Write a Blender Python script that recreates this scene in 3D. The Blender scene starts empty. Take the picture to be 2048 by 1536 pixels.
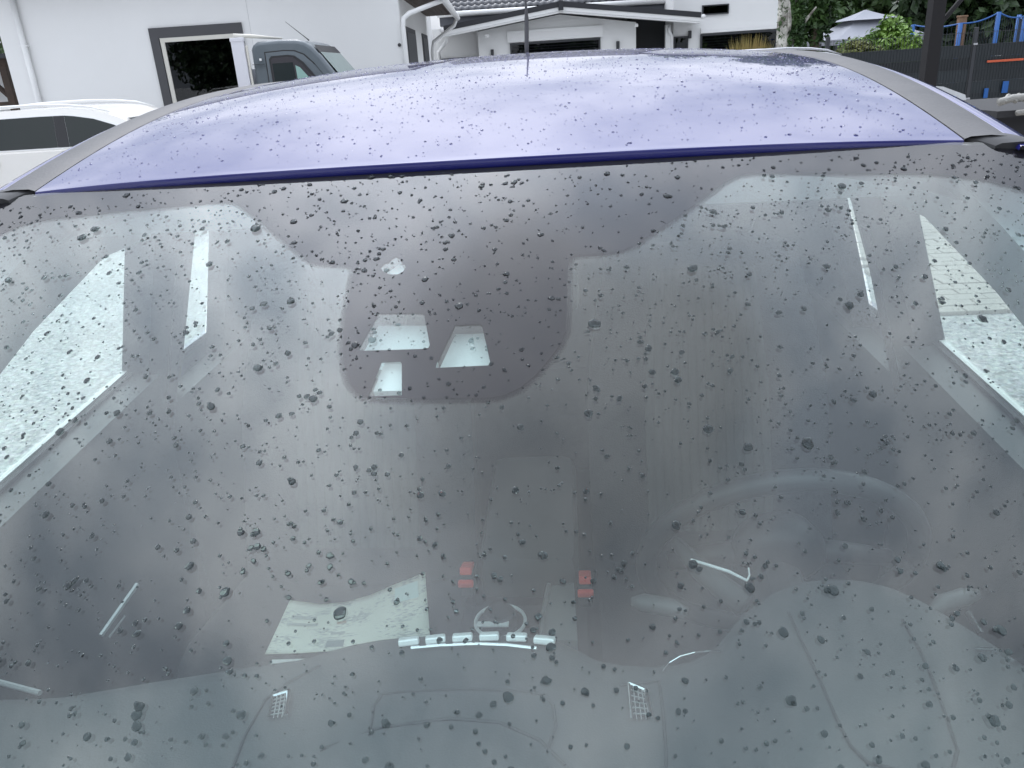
import bpy, bmesh, math, random
import numpy as np
from mathutils import Vector, Matrix
from mathutils.geometry import delaunay_2d_cdt
random.seed(7); rng = np.random.default_rng(11)
SC = bpy.context.scene
COL = SC.collection
R = math.radians

# ------------------------------------------------------------------ camera
F_PX, PW, PH = 1600.0, 2048.0, 1536.0
YAW, ROLL, PITCH = R(4.7), math.atan(.066), math.atan(643.0/1600.0)
CAM = np.array([.105, 0.0, 1.62])
fw = np.array([-math.sin(YAW)*math.cos(PITCH), math.cos(YAW)*math.cos(PITCH), -math.sin(PITCH)])
rt0 = np.array([math.cos(YAW), math.sin(YAW), 0.0]); up0 = np.cross(rt0, fw)
RT = math.cos(ROLL)*rt0 - math.sin(ROLL)*up0
UP = math.sin(ROLL)*rt0 + math.cos(ROLL)*up0
cd = bpy.data.cameras.new('camera'); cam = bpy.data.objects.new('camera', cd); COL.objects.link(cam)
cd.sensor_width = 36.0; cd.lens = 36.0*F_PX/PW; cd.clip_start = .02; cd.clip_end = 2000
M = Matrix.Identity(4)
for i in range(3):
    M[i][0], M[i][1], M[i][2], M[i][3] = RT[i], UP[i], -fw[i], CAM[i]
cam.matrix_world = M
SC.camera = cam
FWD = np.array([-math.sin(YAW), math.cos(YAW), 0.0])

# ------------------------------------------------------------------ sky, sun, exposure
SUN_EL, SUN_AZ = R(47), R(345)          # azimuth measured clockwise from +Y (away from the camera)
w = bpy.data.worlds.new('World'); SC.world = w; w.use_nodes = True
nt = w.node_tree; nt.nodes.clear()
def wn(t, **k):
    n = nt.nodes.new(t)
    for a, b in k.items(): setattr(n, a, b)
    return n
out = wn('ShaderNodeOutputWorld'); bg = wn('ShaderNodeBackground'); bg.inputs[1].default_value = .1
sky = wn('ShaderNodeTexSky', sky_type='NISHITA', sun_disc=False); sky.sun_elevation = SUN_EL; sky.sun_rotation = SUN_AZ
sky.dust_density = 3; sky.air_density = 1.0
tc = wn('ShaderNodeTexCoord')
sep = wn('ShaderNodeSeparateXYZ'); nt.links.new(tc.outputs['Generated'], sep.inputs[0])
# flatten the direction on to a cloud deck so that clouds get smaller towards the horizon
addz = wn('ShaderNodeMath', operation='ADD'); addz.inputs[1].default_value = .55
mx = wn('ShaderNodeMath', operation='MAXIMUM'); mx.inputs[1].default_value = 0
nt.links.new(sep.outputs[2], mx.inputs[0]); nt.links.new(mx.outputs[0], addz.inputs[0])
dv = wn('ShaderNodeVectorMath', operation='DIVIDE'); cmb = wn('ShaderNodeCombineXYZ')
for i in range(3): nt.links.new(addz.outputs[0], cmb.inputs[i])
nt.links.new(tc.outputs['Generated'], dv.inputs[0]); nt.links.new(cmb.outputs[0], dv.inputs[1])
def noise(scale, detail, rough, off):
    mp = wn('ShaderNodeMapping'); mp.inputs['Location'].default_value = off
    n = wn('ShaderNodeTexNoise'); n.inputs['Scale'].default_value = scale; n.inputs['Detail'].default_value = detail
    n.inputs['Roughness'].default_value = rough; n.inputs['Distortion'].default_value = .25
    nt.links.new(dv.outputs[0], mp.inputs[0]); nt.links.new(mp.outputs[0], n.inputs['Vector']); return n
n1 = noise(4.2, 3, .5, (1.3, 5.2, 0)); n2 = noise(9.0, 6, .55, (0, 4.2, 1.0))
mixn = wn('ShaderNodeMix', data_type='FLOAT'); mixn.inputs[0].default_value = .28
nt.links.new(n1.outputs[0], mixn.inputs[2]); nt.links.new(n2.outputs[0], mixn.inputs[3])
cr = wn('ShaderNodeValToRGB'); nt.links.new(mixn.outputs[0], cr.inputs[0])
e = cr.color_ramp; e.elements[0].position = .38; e.elements[0].color = (.48, .54, .64, 1)
e.elements[1].position = .60; e.elements[1].color = (1.01, 1.05, 1.14, 1)
# overcast sky: brightest overhead, greyer towards the horizon
grad = wn('ShaderNodeMapRange'); grad.inputs[1].default_value = .1; grad.inputs[2].default_value = 1.0
grad.inputs[3].default_value = 11.0; grad.inputs[4].default_value = 29.0
nt.links.new(mx.outputs[0], grad.inputs[0])
# the veiled sun brightens the cloud in front of it
GL_EL = SUN_EL+R(9)
dot = wn('ShaderNodeVectorMath', operation='DOT_PRODUCT'); nt.links.new(tc.outputs['Generated'], dot.inputs[0])
dot.inputs[1].default_value = (math.sin(SUN_AZ)*math.cos(GL_EL), math.cos(SUN_AZ)*math.cos(GL_EL), math.sin(GL_EL))
d0 = wn('ShaderNodeMath', operation='MAXIMUM'); d0.inputs[1].default_value = 0; nt.links.new(dot.outputs['Value'], d0.inputs[0])
pw = wn('ShaderNodeMath', operation='POWER'); pw.inputs[1].default_value = 26; nt.links.new(d0.outputs[0], pw.inputs[0])
def wmath(op, a, b):
    n = wn('ShaderNodeMath', operation=op)
    for k, q in enumerate((a, b)):
        if isinstance(q, (int, float)): n.inputs[k].default_value = q
        else: nt.links.new(q, n.inputs[k])
    return n.outputs[0]
lobe = wmath('ADD', wmath('MULTIPLY', pw.outputs[0], 34.0), wmath('MULTIPLY', wmath('POWER', d0.outputs[0], 4.0), 31.0))
haze = wn('ShaderNodeMapRange', interpolation_type='SMOOTHSTEP'); haze.inputs[1].default_value = .40; haze.inputs[2].default_value = .82; nt.links.new(mx.outputs[0], haze.inputs[0])
lum = wmath('ADD', wmath('MULTIPLY', lobe, haze.outputs[0]), grad.outputs[0])
# one heavier grey cloud almost overhead
dc = wn('ShaderNodeVectorMath', operation='DOT_PRODUCT'); nt.links.new(tc.outputs['Generated'], dc.inputs[0]); dc.inputs[1].default_value = Vector((.10, .17, .98)).normalized()
ragged = wmath('ADD', dc.outputs['Value'], wmath('MULTIPLY', wmath('SUBTRACT', n1.outputs[0], .5), .16))
heavy = wn('ShaderNodeMapRange', interpolation_type='SMOOTHSTEP'); heavy.inputs[1].default_value = .90; heavy.inputs[2].default_value = 1.0; heavy.inputs[3].default_value = 1.0; heavy.inputs[4].default_value = .42
nt.links.new(ragged, heavy.inputs[0])
lum = wmath('MULTIPLY', lum, heavy.outputs[0])
cl = wn('ShaderNodeVectorMath', operation='SCALE'); nt.links.new(cr.outputs[0], cl.inputs[0]); nt.links.new(lum, cl.inputs['Scale'])
mixs = wn('ShaderNodeMix', data_type='RGBA'); mixs.inputs[0].default_value = .88
nt.links.new(sky.outputs[0], mixs.inputs[6]); nt.links.new(cl.outputs[0], mixs.inputs[7])
nt.links.new(mixs.outputs[2], bg.inputs[0]); nt.links.new(bg.outputs[0], out.inputs[0])
sl = bpy.data.lights.new('sun', 'SUN'); sl.energy = .5; sl.angle = R(8); sl.color = (1, .97, .93)
so = bpy.data.objects.new('sun', sl); COL.objects.link(so)
sd = Vector((math.sin(SUN_AZ)*math.cos(SUN_EL), math.cos(SUN_AZ)*math.cos(SUN_EL), math.sin(SUN_EL)))
so.rotation_euler = sd.to_track_quat('Z', 'Y').to_euler(); so.location = sd*40
vs = SC.view_settings; vs.view_transform = 'Standard'; vs.look = 'None'; vs.exposure = 0.0; vs.gamma = 1.0; vs.use_curve_mapping = False
cy = SC.cycles; cy.max_bounces = 12; cy.transparent_max_bounces = 24; cy.transmission_bounces = 10; cy.glossy_bounces = 6; cy.diffuse_bounces = 4
cy.use_denoising = True; cy.sample_clamp_indirect = 8.0

# ------------------------------------------------------------------ pixel -> place helpers
def ray(px, py):
    d = fw + RT*(px-PW/2)/F_PX - UP*(py-PH/2)/F_PX
    return d/np.linalg.norm(d)
def on_plane(px, py, n, p0):
    d = ray(px, py); n = np.array(n, float)
    return CAM + d*(((np.array(p0)-CAM)@n)/(d@n))
def atz(px, py, z): return on_plane(px, py, (0, 0, 1), (0, 0, z))
def G(X, D, z=0.0):                     # yard coordinates: X to the right, D away from the camera's foot
    p = np.array([CAM[0], 0, 0]) + rt0*X + FWD*D
    return Vector((p[0], p[1], z))

# ------------------------------------------------------------------ materials
MATS = {}
def mat(name, col, rough=.5, metal=0.0, coat=0.0, spec=.5, bump=None, vary=None, sheen=0):
    if name in MATS: return MATS[name]
    m = bpy.data.materials.new(name); m.use_nodes = True; t = m.node_tree; b = t.nodes['Principled BSDF']
    b.inputs['Base Color'].default_value = (*col, 1); b.inputs['Roughness'].default_value = rough
    b.inputs['Metallic'].default_value = metal; b.inputs['Specular IOR Level'].default_value = spec
    b.inputs['Coat Weight'].default_value = coat; b.inputs['Coat Roughness'].default_value = .02
    t.nodes.new('ShaderNodeTexCoord').name = 'tc'
    if vary:                            # (scale, strength, second colour)
        n = t.nodes.new('ShaderNodeTexNoise'); n.inputs['Scale'].default_value = vary[0]; n.inputs['Detail'].default_value = 6; n.inputs['Roughness'].default_value = .62
        t.links.new(t.nodes['tc'].outputs['Object'], n.inputs['Vector'])
        r = t.nodes.new('ShaderNodeValToRGB'); r.color_ramp.elements[0].position = .5-vary[1]; r.color_ramp.elements[1].position = .5+vary[1]
        r.color_ramp.elements[0].color = (*vary[2], 1); r.color_ramp.elements[1].color = (*col, 1)
        t.links.new(n.outputs[0], r.inputs[0]); t.links.new(r.outputs[0], b.inputs['Base Color'])
    if bump:                            # (scale, strength, distance)
        n = t.nodes.new('ShaderNodeTexNoise'); n.inputs['Scale'].default_value = bump[0]; n.inputs['Detail'].default_value = 5
        t.links.new(t.nodes['tc'].outputs['Object'], n.inputs['Vector'])
        bp = t.nodes.new('ShaderNodeBump'); bp.inputs['Strength'].default_value = bump[1]; bp.inputs['Distance'].default_value = bump[2]
        t.links.new(n.outputs[0], bp.inputs['Height']); t.links.new(bp.outputs[0], b.inputs['Normal'])
    MATS[name] = m; return m

def glass_sheet(name, tint, ior=1.5):
    """thin pane: mirror-like Fresnel reflection, tinted straight-through transmission (same from both sides)"""
    m = bpy.data.materials.new(name); m.use_nodes = True; t = m.node_tree; t.nodes.clear()
    o = t.nodes.new('ShaderNodeOutputMaterial'); mx = t.nodes.new('ShaderNodeMixShader')
    tr = t.nodes.new('ShaderNodeBsdfTransparent'); tr.inputs[0].default_value = (*tint, 1)
    gl = t.nodes.new('ShaderNodeBsdfGlossy'); gl.inputs['Roughness'].default_value = 0.0; gl.inputs[0].default_value = (1, 1, 1, 1)
    fr = t.nodes.new('ShaderNodeFresnel'); ge = t.nodes.new('ShaderNodeNewGeometry')
    mf = t.nodes.new('ShaderNodeMix'); mf.data_type = 'FLOAT'; mf.inputs[2].default_value = ior; mf.inputs[3].default_value = 1/ior
    t.links.new(ge.outputs['Backfacing'], mf.inputs[0]); t.links.new(mf.outputs[0], fr.inputs[0])
    t.links.new(fr.outputs[0], mx.inputs[0]); t.links.new(tr.outputs[0], mx.inputs[1]); t.links.new(gl.outputs[0], mx.inputs[2])
    t.links.new(mx.outputs[0], o.inputs[0]); MATS[name] = m; return m
def water(name, tint):
    m = bpy.data.materials.new(name); m.use_nodes = True; t = m.node_tree; t.nodes.clear()
    o = t.nodes.new('ShaderNodeOutputMaterial'); g = t.nodes.new('ShaderNodeBsdfGlass')
    g.inputs['Color'].default_value = (*tint, 1); g.inputs['Roughness'].default_value = 0; g.inputs['IOR'].default_value = 1.33
    t.links.new(g.outputs[0], o.inputs[0]); MATS[name] = m; return m

PAINT = mat('deep_blue_clearcoat', (.012, .014, .135), .4, 0, 1.0, .25)
BLACKPL = mat('weathered_black_plastic', (.085, .083, .085), .55, bump=(260, .25, .002), vary=(9, .2, (.055, .055, .058)))
RUBBER = mat('black_rubber', (.018, .018, .02), .7)
FRIT = mat('black_ceramic_print', (.012, .010, .014), .8, spec=.1)
GLASS_O = glass_sheet('windshield_glass_outer', (.92, .968, .955))
GLASS_I = glass_sheet('windshield_glass_inner', (.87, .95, .93))
GLASS_S = glass_sheet('side_window_glass', (.90, .93, .91))
GLASS_D = glass_sheet('privacy_glass', (.10, .11, .11))
GLASS_H = glass_sheet('window_pane_glass', (.35, .38, .38))
WATER_G = water('rain_water', (.60, .63, .64))
WATER_R = water('rain_water_on_paint', (.72, .72, .78))
DASH = mat('dashboard_soft_plastic', (.055, .058, .06), .55, spec=.4, bump=(420, .3, .001))
DARKPL = mat('interior_black_plastic', (.022, .021, .023), .5)
PALE = mat('pale_grey_trim', (.58, .60, .61), .8, bump=(300, .2, .001))
SEAT = mat('charcoal_seat_fabric', (.035, .037, .04), .9, bump=(350, .5, .002), vary=(40, .2, (.02, .022, .025)))
SEAT2 = mat('grey_ribbed_seat_fabric', (.075, .082, .08), .9)
CARPET = mat('black_carpet', (.015, .015, .016), .95)
CHROME = mat('chrome', (.75, .76, .78), .12, 1.0)
BRIGHT = mat('chrome_painted_glint', (.92, .93, .94), .38, .25)  # near-white base colour paints the sky's glint on the chrome
SATIN = mat('satin_grey_trim', (.36, .37, .38), .35, .6)
RED = mat('red_buckle_plastic', (.75, .07, .04), .45)
PLASTER = mat('white_render', (.80, .80, .79), .9, bump=(90, .35, .006), vary=(.7, .3, (.75, .75, .74)))
WHITE = mat('white_paint', (.78, .78, .77), .5)
TYRE = mat('tyre_rubber', (.02, .02, .02), .8, bump=(60, .5, .004))
RIM = mat('alloy_rim', (.5, .5, .52), .3, .9)

# ------------------------------------------------------------------ mesh helpers
def tag(o, label=None, cat=None, group=None, kind=None):
    if label: o['label'] = label
    if cat: o['category'] = cat
    if group: o['group'] = group
    if kind: o['kind'] = kind
    return o
def empty(name, loc=(0, 0, 0), rz=0.0, **k):
    o = bpy.data.objects.new(name, None); COL.objects.link(o); o.location = loc; o.rotation_euler = (0, 0, rz); o.empty_display_size = .2
    return tag(o, **k)
class MB:
    def __init__(s): s.v = []; s.f = []
    def add(s, vs, fs):
        n = len(s.v); s.v += [tuple(map(float, p)) for p in vs]; s.f += [tuple(i+n for i in q) for q in fs]; return s
    def box(s, c, d, rot=None, bev=0):
        x, y, z = d[0]/2, d[1]/2, d[2]/2
        if bev:
            b = min(bev, x*.9, y*.9, z*.9); bm = bmesh.new(); bmesh.ops.create_cube(bm, size=1)
            for q in bm.verts: q.co = Vector((q.co.x*2*x, q.co.y*2*y, q.co.z*2*z))
            bmesh.ops.bevel(bm, geom=bm.edges[:], offset=b, segments=2, affect='EDGES', profile=.5)
            bm.verts.index_update(); P = [q.co.copy() for q in bm.verts]; Fs = [[a.index for a in q.verts] for q in bm.faces]; bm.free()
        else:
            P = [Vector((a*x, b*y, c_*z)) for a in (-1, 1) for b in (-1, 1) for c_ in (-1, 1)]
            Fs = [(0, 1, 3, 2), (4, 6, 7, 5), (0, 4, 5, 1), (2, 3, 7, 6), (0, 2, 6, 4), (1, 5, 7, 3)]
        if rot is not None: P = [rot @ p for p in P]
        return s.add([p+Vector(c) for p in P], Fs)
    def span(s, a, b, bev=0):
        return s.box([(p+q)/2 for p, q in zip(a, b)], [abs(q-p) for p, q in zip(a, b)], bev=bev)
    def tube(s, pts, r, n=8, cap=True):
        pts = [Vector(p) for p in pts]; rs = r if isinstance(r, (list, tuple)) else [r]*len(pts); V = []; prev = None
        for i, p in enumerate(pts):
            d = (pts[min(i+1, len(pts)-1)]-pts[max(i-1, 0)]).normalized()
            if prev is None: a = d.orthogonal().normalized()
            else: a = (prev-d*prev.dot(d)).normalized()
            prev = a; b = d.cross(a)
            V += [p+(a*math.cos(2*math.pi*k/n)+b*math.sin(2*math.pi*k/n))*rs[i] for k in range(n)]
        Fs = [(i*n+k, i*n+(k+1) % n, (i+1)*n+(k+1) % n, (i+1)*n+k) for i in range(len(pts)-1) for k in range(n)]
        if cap: Fs += [tuple(range(n))[::-1], tuple((len(pts)-1)*n+k for k in range(n))]
        return s.add(V, Fs)
    def prism(s, poly, fa, fb):
        """poly of 2-D points; fa/fb map each point to its front / back 3-D place"""
        n = len(poly); V = [fa(*p) for p in poly]+[fb(*p) for p in poly]
        return s.add(V, [tuple(range(n)), tuple(range(2*n-1, n-1, -1))]+[(i, i+n, (i+1) % n+n, (i+1) % n) for i in range(n)])
    def grid(s, fn, us, vs):
        nu, nv = len(us), len(vs)
        return s.add([fn(u, v) for v in vs for u in us], [(j*nu+i, j*nu+i+1, (j+1)*nu+i+1, (j+1)*nu+i) for j in range(nv-1) for i in range(nu-1)])
    def lathe(s, prof, n=24, M=None):
        V = [Vector((r*math.cos(2*math.pi*k/n), r*math.sin(2*math.pi*k/n), z)) for r, z in prof for k in range(n)]
        if M is not None: V = [M @ p for p in V]
        return s.add(V, [(i*n+k, i*n+(k+1) % n, (i+1)*n+(k+1) % n, (i+1)*n+k) for i in range(len(prof)-1) for k in range(n)])
    def build(s, name, m, parent=None, smooth=False, kind=None, fix=True):
        me = bpy.data.meshes.new(name); me.from_pydata(s.v, [], s.f); me.update()
        if fix:
            bm = bmesh.new(); bm.from_mesh(me); bmesh.ops.recalc_face_normals(bm, faces=bm.faces[:]); bm.to_mesh(me); bm.free()
        me.materials.append(MATS[m] if isinstance(m, str) else m)
        if smooth:
            me.polygons.foreach_set('use_smooth', [True]*len(me.polygons))
        o = bpy.data.objects.new(name, me); COL.objects.link(o)
        if parent is not None: o.parent = parent
        if kind: o['kind'] = kind
        if smooth == 'auto':
            me.set_sharp_from_angle(angle=R(35))
        return o
def lin(a, b, n): return [a+(b-a)*i/(n-1) for i in range(n)]
def copy_of(o, parent=None, loc=None):
    c = o.copy(); COL.objects.link(c)
    if parent is not None: c.parent = parent
    if loc is not None: c.location = loc
    return c

# ================================================================== GROUND
gm = mat('exposed_aggregate_concrete', (.50, .50, .47), .75)
t = gm.node_tree; b = t.nodes['Principled BSDF']; tcn = t.nodes['tc']
def gnode(ty, **k):
    n = t.nodes.new(ty)
    for a, v in k.items(): n.inputs[a].default_value = v
    return n
vo = gnode('ShaderNodeTexVoronoi', Scale=55.0); n_a = gnode('ShaderNodeTexNoise', Scale=1.1, Detail=7.0, Roughness=.65); n_b = gnode('ShaderNodeTexNoise', Scale=26.0, Detail=3.0, Roughness=.6)
for n in (vo, n_a, n_b): t.links.new(tcn.outputs['Object'], n.inputs['Vector'])
r1 = t.nodes.new('ShaderNodeValToRGB'); r1.color_ramp.elements[0].position = .34; r1.color_ramp.elements[1].position = .64
r1.color_ramp.elements[0].color = (.18, .175, .158, 1); r1.color_ramp.elements[1].color = (.50, .49, .445, 1)
mixv = t.nodes.new('ShaderNodeMix'); mixv.data_type = 'FLOAT'; mixv.inputs[0].default_value = .72
t.links.new(n_a.outputs[0], mixv.inputs[2]); t.links.new(n_b.outputs[0], mixv.inputs[3])
t.links.new(mixv.outputs[0], r1.inputs[0])
mc = t.nodes.new('ShaderNodeMix'); mc.data_type = 'RGBA'; mc.blend_type = 'OVERLAY'; mc.inputs[0].default_value = .55
t.links.new(r1.outputs[0], mc.inputs[6]); t.links.new(vo.outputs['Color'], mc.inputs[7])
hs = t.nodes.new('ShaderNodeHueSaturation'); hs.inputs['Saturation'].default_value = .12; t.links.new(mc.outputs[2], hs.inputs['Color'])
t.links.new(hs.outputs[0], b.inputs['Base Color'])
bp = t.nodes.new('ShaderNodeBump'); bp.inputs['Strength'].default_value = .5; bp.inputs['Distance'].default_value = .01
t.links.new(vo.outputs['Distance'], bp.inputs['Height']); t.links.new(bp.outputs[0], b.inputs['Normal'])
g = MB().add([(-300, -300, 0), (300, -300, 0), (300, 300, 0), (-300, 300, 0)], [(0, 1, 2, 3)]).build('ground', gm)
tag(g, 'pale exposed aggregate concrete yard around the cars', 'ground', kind='structure')
# block paving beside the blue car, each block a piece of the ground
pm = mat('sand_grey_paving_block', (.50, .46, .42), .8, bump=(60, .4, .004), vary=(3, .25, (.40, .37, .34)))
pb = None
for j in range(28):
    for i in range(9):
        x = 2.42+i*.246+(j % 2)*.123; y = 4.95+j*.124
        if pb is None:
            pb = MB().box((0, 0, .012), (.236, .114, .03), bev=.006).build('paving_block', pm, g); o = pb
        else: o = copy_of(pb, g)
        o.location = (x, y, random.uniform(-.002, .003)); o.rotation_euler = (random.uniform(-.01, .01), random.uniform(-.01, .01), random.uniform(-.01, .01))

# ================================================================== BLUE CAR
car = empty('blue_car', (0, 1.4, 0), label='deep blue car with rain drops on its roof and windshield', cat='car')
def cpart(mb, name, m, parent=None, smooth=False, kind=None, fix=True):
    """car parts are modelled in world coordinates, then hung on the car's base"""
    o = mb.build(name, m, None, smooth, kind, fix)
    p = parent or car
    o.parent = p
    o.matrix_parent_inverse = Matrix.Identity(4)
    base = Vector((0, 1.4, 0))
    o.data.transform(Matrix.Translation(-base))
    return o
BASE = Vector((0, 1.4, 0))

# --- windshield surface
def WS(u, v, off=0.0):
    bl = .02*4*v*(1-v)
    p = np.array([u*(.65+.11*v), .945-.865*v+u*u*(.055+.20*v), 1.513-.49*v+bl-u*u*(.022+.02*v)])
    if off: p = p + WSn(u, v)*off
    return p
def WSn(u, v):
    e = 1e-4
    a = (WS(u+e, v)-WS(u-e, v)); b_ = (WS(u, v+e)-WS(u, v-e)); n = np.cross(b_, a); n /= np.linalg.norm(n)
    return n if n[2] > 0 else -n
def ws_hit(px, py):
    d = ray(px, py); u, v, t_ = 0., .4, .9; e = 1e-5
    for _ in range(25):
        s0 = WS(u, v); Fv = s0-(CAM+t_*d)
        J = np.stack([(WS(u+e, v)-s0)/e, (WS(u, v+e)-s0)/e, -d], 1); q = np.linalg.solve(J, -Fv); u += q[0]; v += q[1]; t_ += q[2]
    return float(u), float(v)
us, vs_ = lin(-1, 1, 49), lin(-.012, 1, 41)
ws = cpart(MB().grid(lambda u, v: WS(u, v), us, vs_), 'windshield', GLASS_O, smooth=True, fix=False)
if ws.data.polygons[0].normal.z < 0: ws.data.flip_normals()
tag(ws, 'wet tinted windshield glass with black printed border')
wi = cpart(MB().grid(lambda u, v: WS(u, v, -.0024), us, vs_), 'inner_pane', GLASS_I, ws, smooth=True, fix=False)
if wi.data.polygons[0].normal.z < 0: wi.data.flip_normals()

# --- black ceramic print (between the two panes) with its sensor windows
def arc_pts(c, rx, ry, a0, a1, n): return [(c[0]+rx*math.cos(R(a)), c[1]+ry*math.sin(R(a))) for a in lin(a0, a1, n)]
edge_px = [(-60, 500), (0, 464), (45, 446), (90, 436), (180, 427), (300, 414), (430, 403), (458, 402), (474, 406), (492, 418), (560, 472), (612, 514), (622, 520), (634, 525), (690, 528), (702, 530), (706, 538), (702, 560),
           (692, 620), (686, 660), (684, 700), (688, 735), (696, 760), (710, 780), (732, 792), (760, 795), (860, 796), (980, 794), (1010, 788), (1040, 774), (1070, 750), (1100, 715), (1122, 685), (1131, 660), (1134, 620), (1136, 540),
           (1137, 522), (1142, 512), (1154, 508), (1210, 504), (1245, 499), (1270, 488), (1300, 468), (1360, 428), (1420, 386), (1450, 363), (1475, 350), (1505, 345), (1600, 344), (1750, 344), (1850, 345), (1920, 350), (1975, 358), (2020, 370), (2060, 384), (2110, 410)]
edge_uv = [ws_hit(*p) for p in edge_px]
side = [.965, .955]
outer = [(-.995, -.008)] + [(u, -.008) for u in lin(-.9, .9, 25)] + [(.995, -.008), (.995, .985), (.0, .985), (-.995, .985)]
# closed ring: header edge -> down the pillar -> bottom band -> back up
inner_lo = [(.955, edge_uv[-1][1]+.05), (.95, .3), (.94, .85), (.90, .925), (.5, .95), (0, .955), (-.5, .95), (-.90, .925), (-.94, .85), (-.95, .3), (-.955, edge_uv[0][1]+.05)]
inner = edge_uv + inner_lo
trap = [[(757, 624), (845, 624), (848, 628), (859, 688), (856, 694), (848, 696), (714, 700)],
        [(910, 648), (960, 646), (964, 650), (980, 722), (976, 729), (871, 734), (873, 726)],
        [(763, 724), (800, 722), (803, 726), (803, 789), (735, 791)],
        [(785, 513), (791, 510), (797, 513), (800, 518), (808, 524), (811, 531), (806, 541), (795, 547), (778, 547), (765, 541), (760, 532), (766, 525), (777, 521)]]
trap_uv = [[ws_hit(*p) for p in q] for q in trap]
def inside(p, poly):
    x, y = p; c = False; j = len(poly)-1
    for i in range(len(poly)):
        xi, yi = poly[i]; xj, yj = poly[j]
        if (yi > y) != (yj > y) and x < (xj-xi)*(y-yi)/(yj-yi)+xi: c = not c
        j = i
    return c
pts, edges = [], []
for loop in [outer, inner]+trap_uv:
    n0 = len(pts); pts += [Vector(p) for p in loop]; edges += [(n0+i, n0+(i+1) % len(loop)) for i in range(len(loop))]
for u in lin(-.98, .98, 60):
    for v in lin(.005, .97, 40):
        pts.append(Vector((u, v)))
ov, oe, of, *_ = delaunay_2d_cdt(pts, edges, [], 0, 1e-6)
ff = []
for q in of:
    c = (sum(ov[i][0] for i in q)/3, sum(ov[i][1] for i in q)/3)
    if inside(c, outer) and not inside(c, inner) and not any(inside(c, h) for h in trap_uv): ff.append(tuple(q))
fr = cpart(MB().add([WS(p[0], p[1], -.0012) for p in ov], ff), 'printed_border', FRIT, ws, fix=False)
# halftone dots that fade the print out
dm = MB(); K = [(math.cos(2*math.pi*k/6), math.sin(2*math.pi*k/6)) for k in range(6)]
def edge_walk(pl, step):
    acc = 0
    for a, b_ in zip(pl[:-1], pl[1:]):
        L = math.dist(a, b_); s_ = acc
        while s_ < L:
            yield (a[0]+(b_[0]-a[0])*s_/L, a[1]+(b_[1]-a[1])*s_/L), ((b_[0]-a[0])/L, (b_[1]-a[1])/L); s_ += step
        acc = s_-L
met = [(u*.68, v*.98) for u, v in edge_uv]
for row, (off, rad) in enumerate([(.0012, .00105), (.0030, .00085), (.0046, .0006)]):
    for k, (p, d) in enumerate(edge_walk(met, .0026)):
        nx, ny = -d[1], d[0]
        q = (p[0]+nx*off + d[0]*.0013*(row % 2), p[1]+ny*off + d[1]*.0013*(row % 2))
        c = (q[0]/.68, q[1]/.98)
        if not inside(c, inner): continue
        V = [WS((q[0]+rad*a)/.68, (q[1]+rad*b_)/.98, -.0013) for a, b_ in K]
        dm.add(V, [tuple(range(6))])
cpart(dm, 'print_dots', FRIT, ws, kind='stuff', fix=False)

# --- camera and rain sensor behind the print
def quad_behind(poly, off, scale=1.25):
    cu = sum(p[0] for p in poly)/len(poly); cv = sum(p[1] for p in poly)/len(poly)
    return [WS(cu+(p[0]-cu)*scale, cv+(p[1]-cv)*scale, off) for p in poly]
for q, off, sc_ in zip(trap_uv, (-.024, -.020, -.010, -.016), (1.2, 1.2, .96, 1.25)):
    if sc_ < 1.1: q = [(a_, b_-.012) for a_, b_ in q]
    V = quad_behind(q, off, sc_); V2 = quad_behind(q, off-.012, sc_); n = len(V)
    cpart(MB().add(V+V2, [tuple(range(n)), tuple(range(2*n-1, n-1, -1))]+[(i, i+n, (i+1) % n+n, (i+1) % n) for i in range(n)]), 'sensor_shroud', PALE, ws)
# interior mirror and its foot
c0 = Vector(WS(0, .22, -.055))
cpart(MB().box(c0, (.13, .14, .045), Matrix.Rotation(R(29), 3, 'X'), .015), 'sensor_cover', DARKPL, ws)
mir = cpart(MB().box((0, 1.05, 1.33), (.235, .025, .062), Matrix.Rotation(R(8), 3, 'X'), .012), 'rear_view_mirror', DARKPL, smooth='auto')
cpart(MB().box((0, 1.0645, 1.3278), (.22, .003, .05), Matrix.Rotation(R(8), 3, 'X'), .001), 'mirror_glass', CHROME, mir)

# --- roof
yk = np.array([.90, .94, 1.0, 1.1, 1.2, 1.3, 1.55, 1.8, 2.0, 2.3, 2.6, 2.9, 3.2, 3.4])
zk = np.array([1.512, 1.5205, 1.5335, 1.5545, 1.574, 1.591, 1.6175, 1.631, 1.636, 1.637, 1.630, 1.614, 1.590, 1.571])
rc = np.polyfit(yk-2.0, zk, 6)
def roof_z(y, x): return float(np.polyval(rc, y-2.0)) - .024*(x/.57)**2 - .006*(abs(x)/.57)**4
def head_y(x): return .938+.185*x*x
def roof_pt(x, s): y = head_y(x)+(3.30-head_y(x))*s; return np.array([x, y, roof_z(y, x)])
xs = lin(-.568, .568, 41); ss = [0, .0012, .0025, .005, .012, .02]+lin(.04, 1, 40)
rm = MB()
def roof_fn(x, s):
    p = roof_pt(x, s)
    if s < .005: p[2] -= .0004*(1-s/.005)**2       # the rolled front edge
    return p
rm.grid(roof_fn, xs, ss)
lip = []
def lip_fn(x, k):
    p = roof_fn(x, 0); a = [(0, 0), (-.0008, -.0022), (.0035, -.0150), (.014, -.0165)][k]
    return p+np.array([0, a[0], a[1]])
rm.grid(lip_fn, xs, range(4))
roof = cpart(rm, 'roof_panel', PAINT, smooth=True)
if roof.data.polygons[200].normal.z < 0: roof.data.flip_normals()
tag(roof, 'deep blue glossy roof with rain drops')
ROWS_Y = [0]+lin(.02, 1, 36)
CAPM = mat('cap_black_plastic', (.04, .04, .042), .45)
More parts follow.
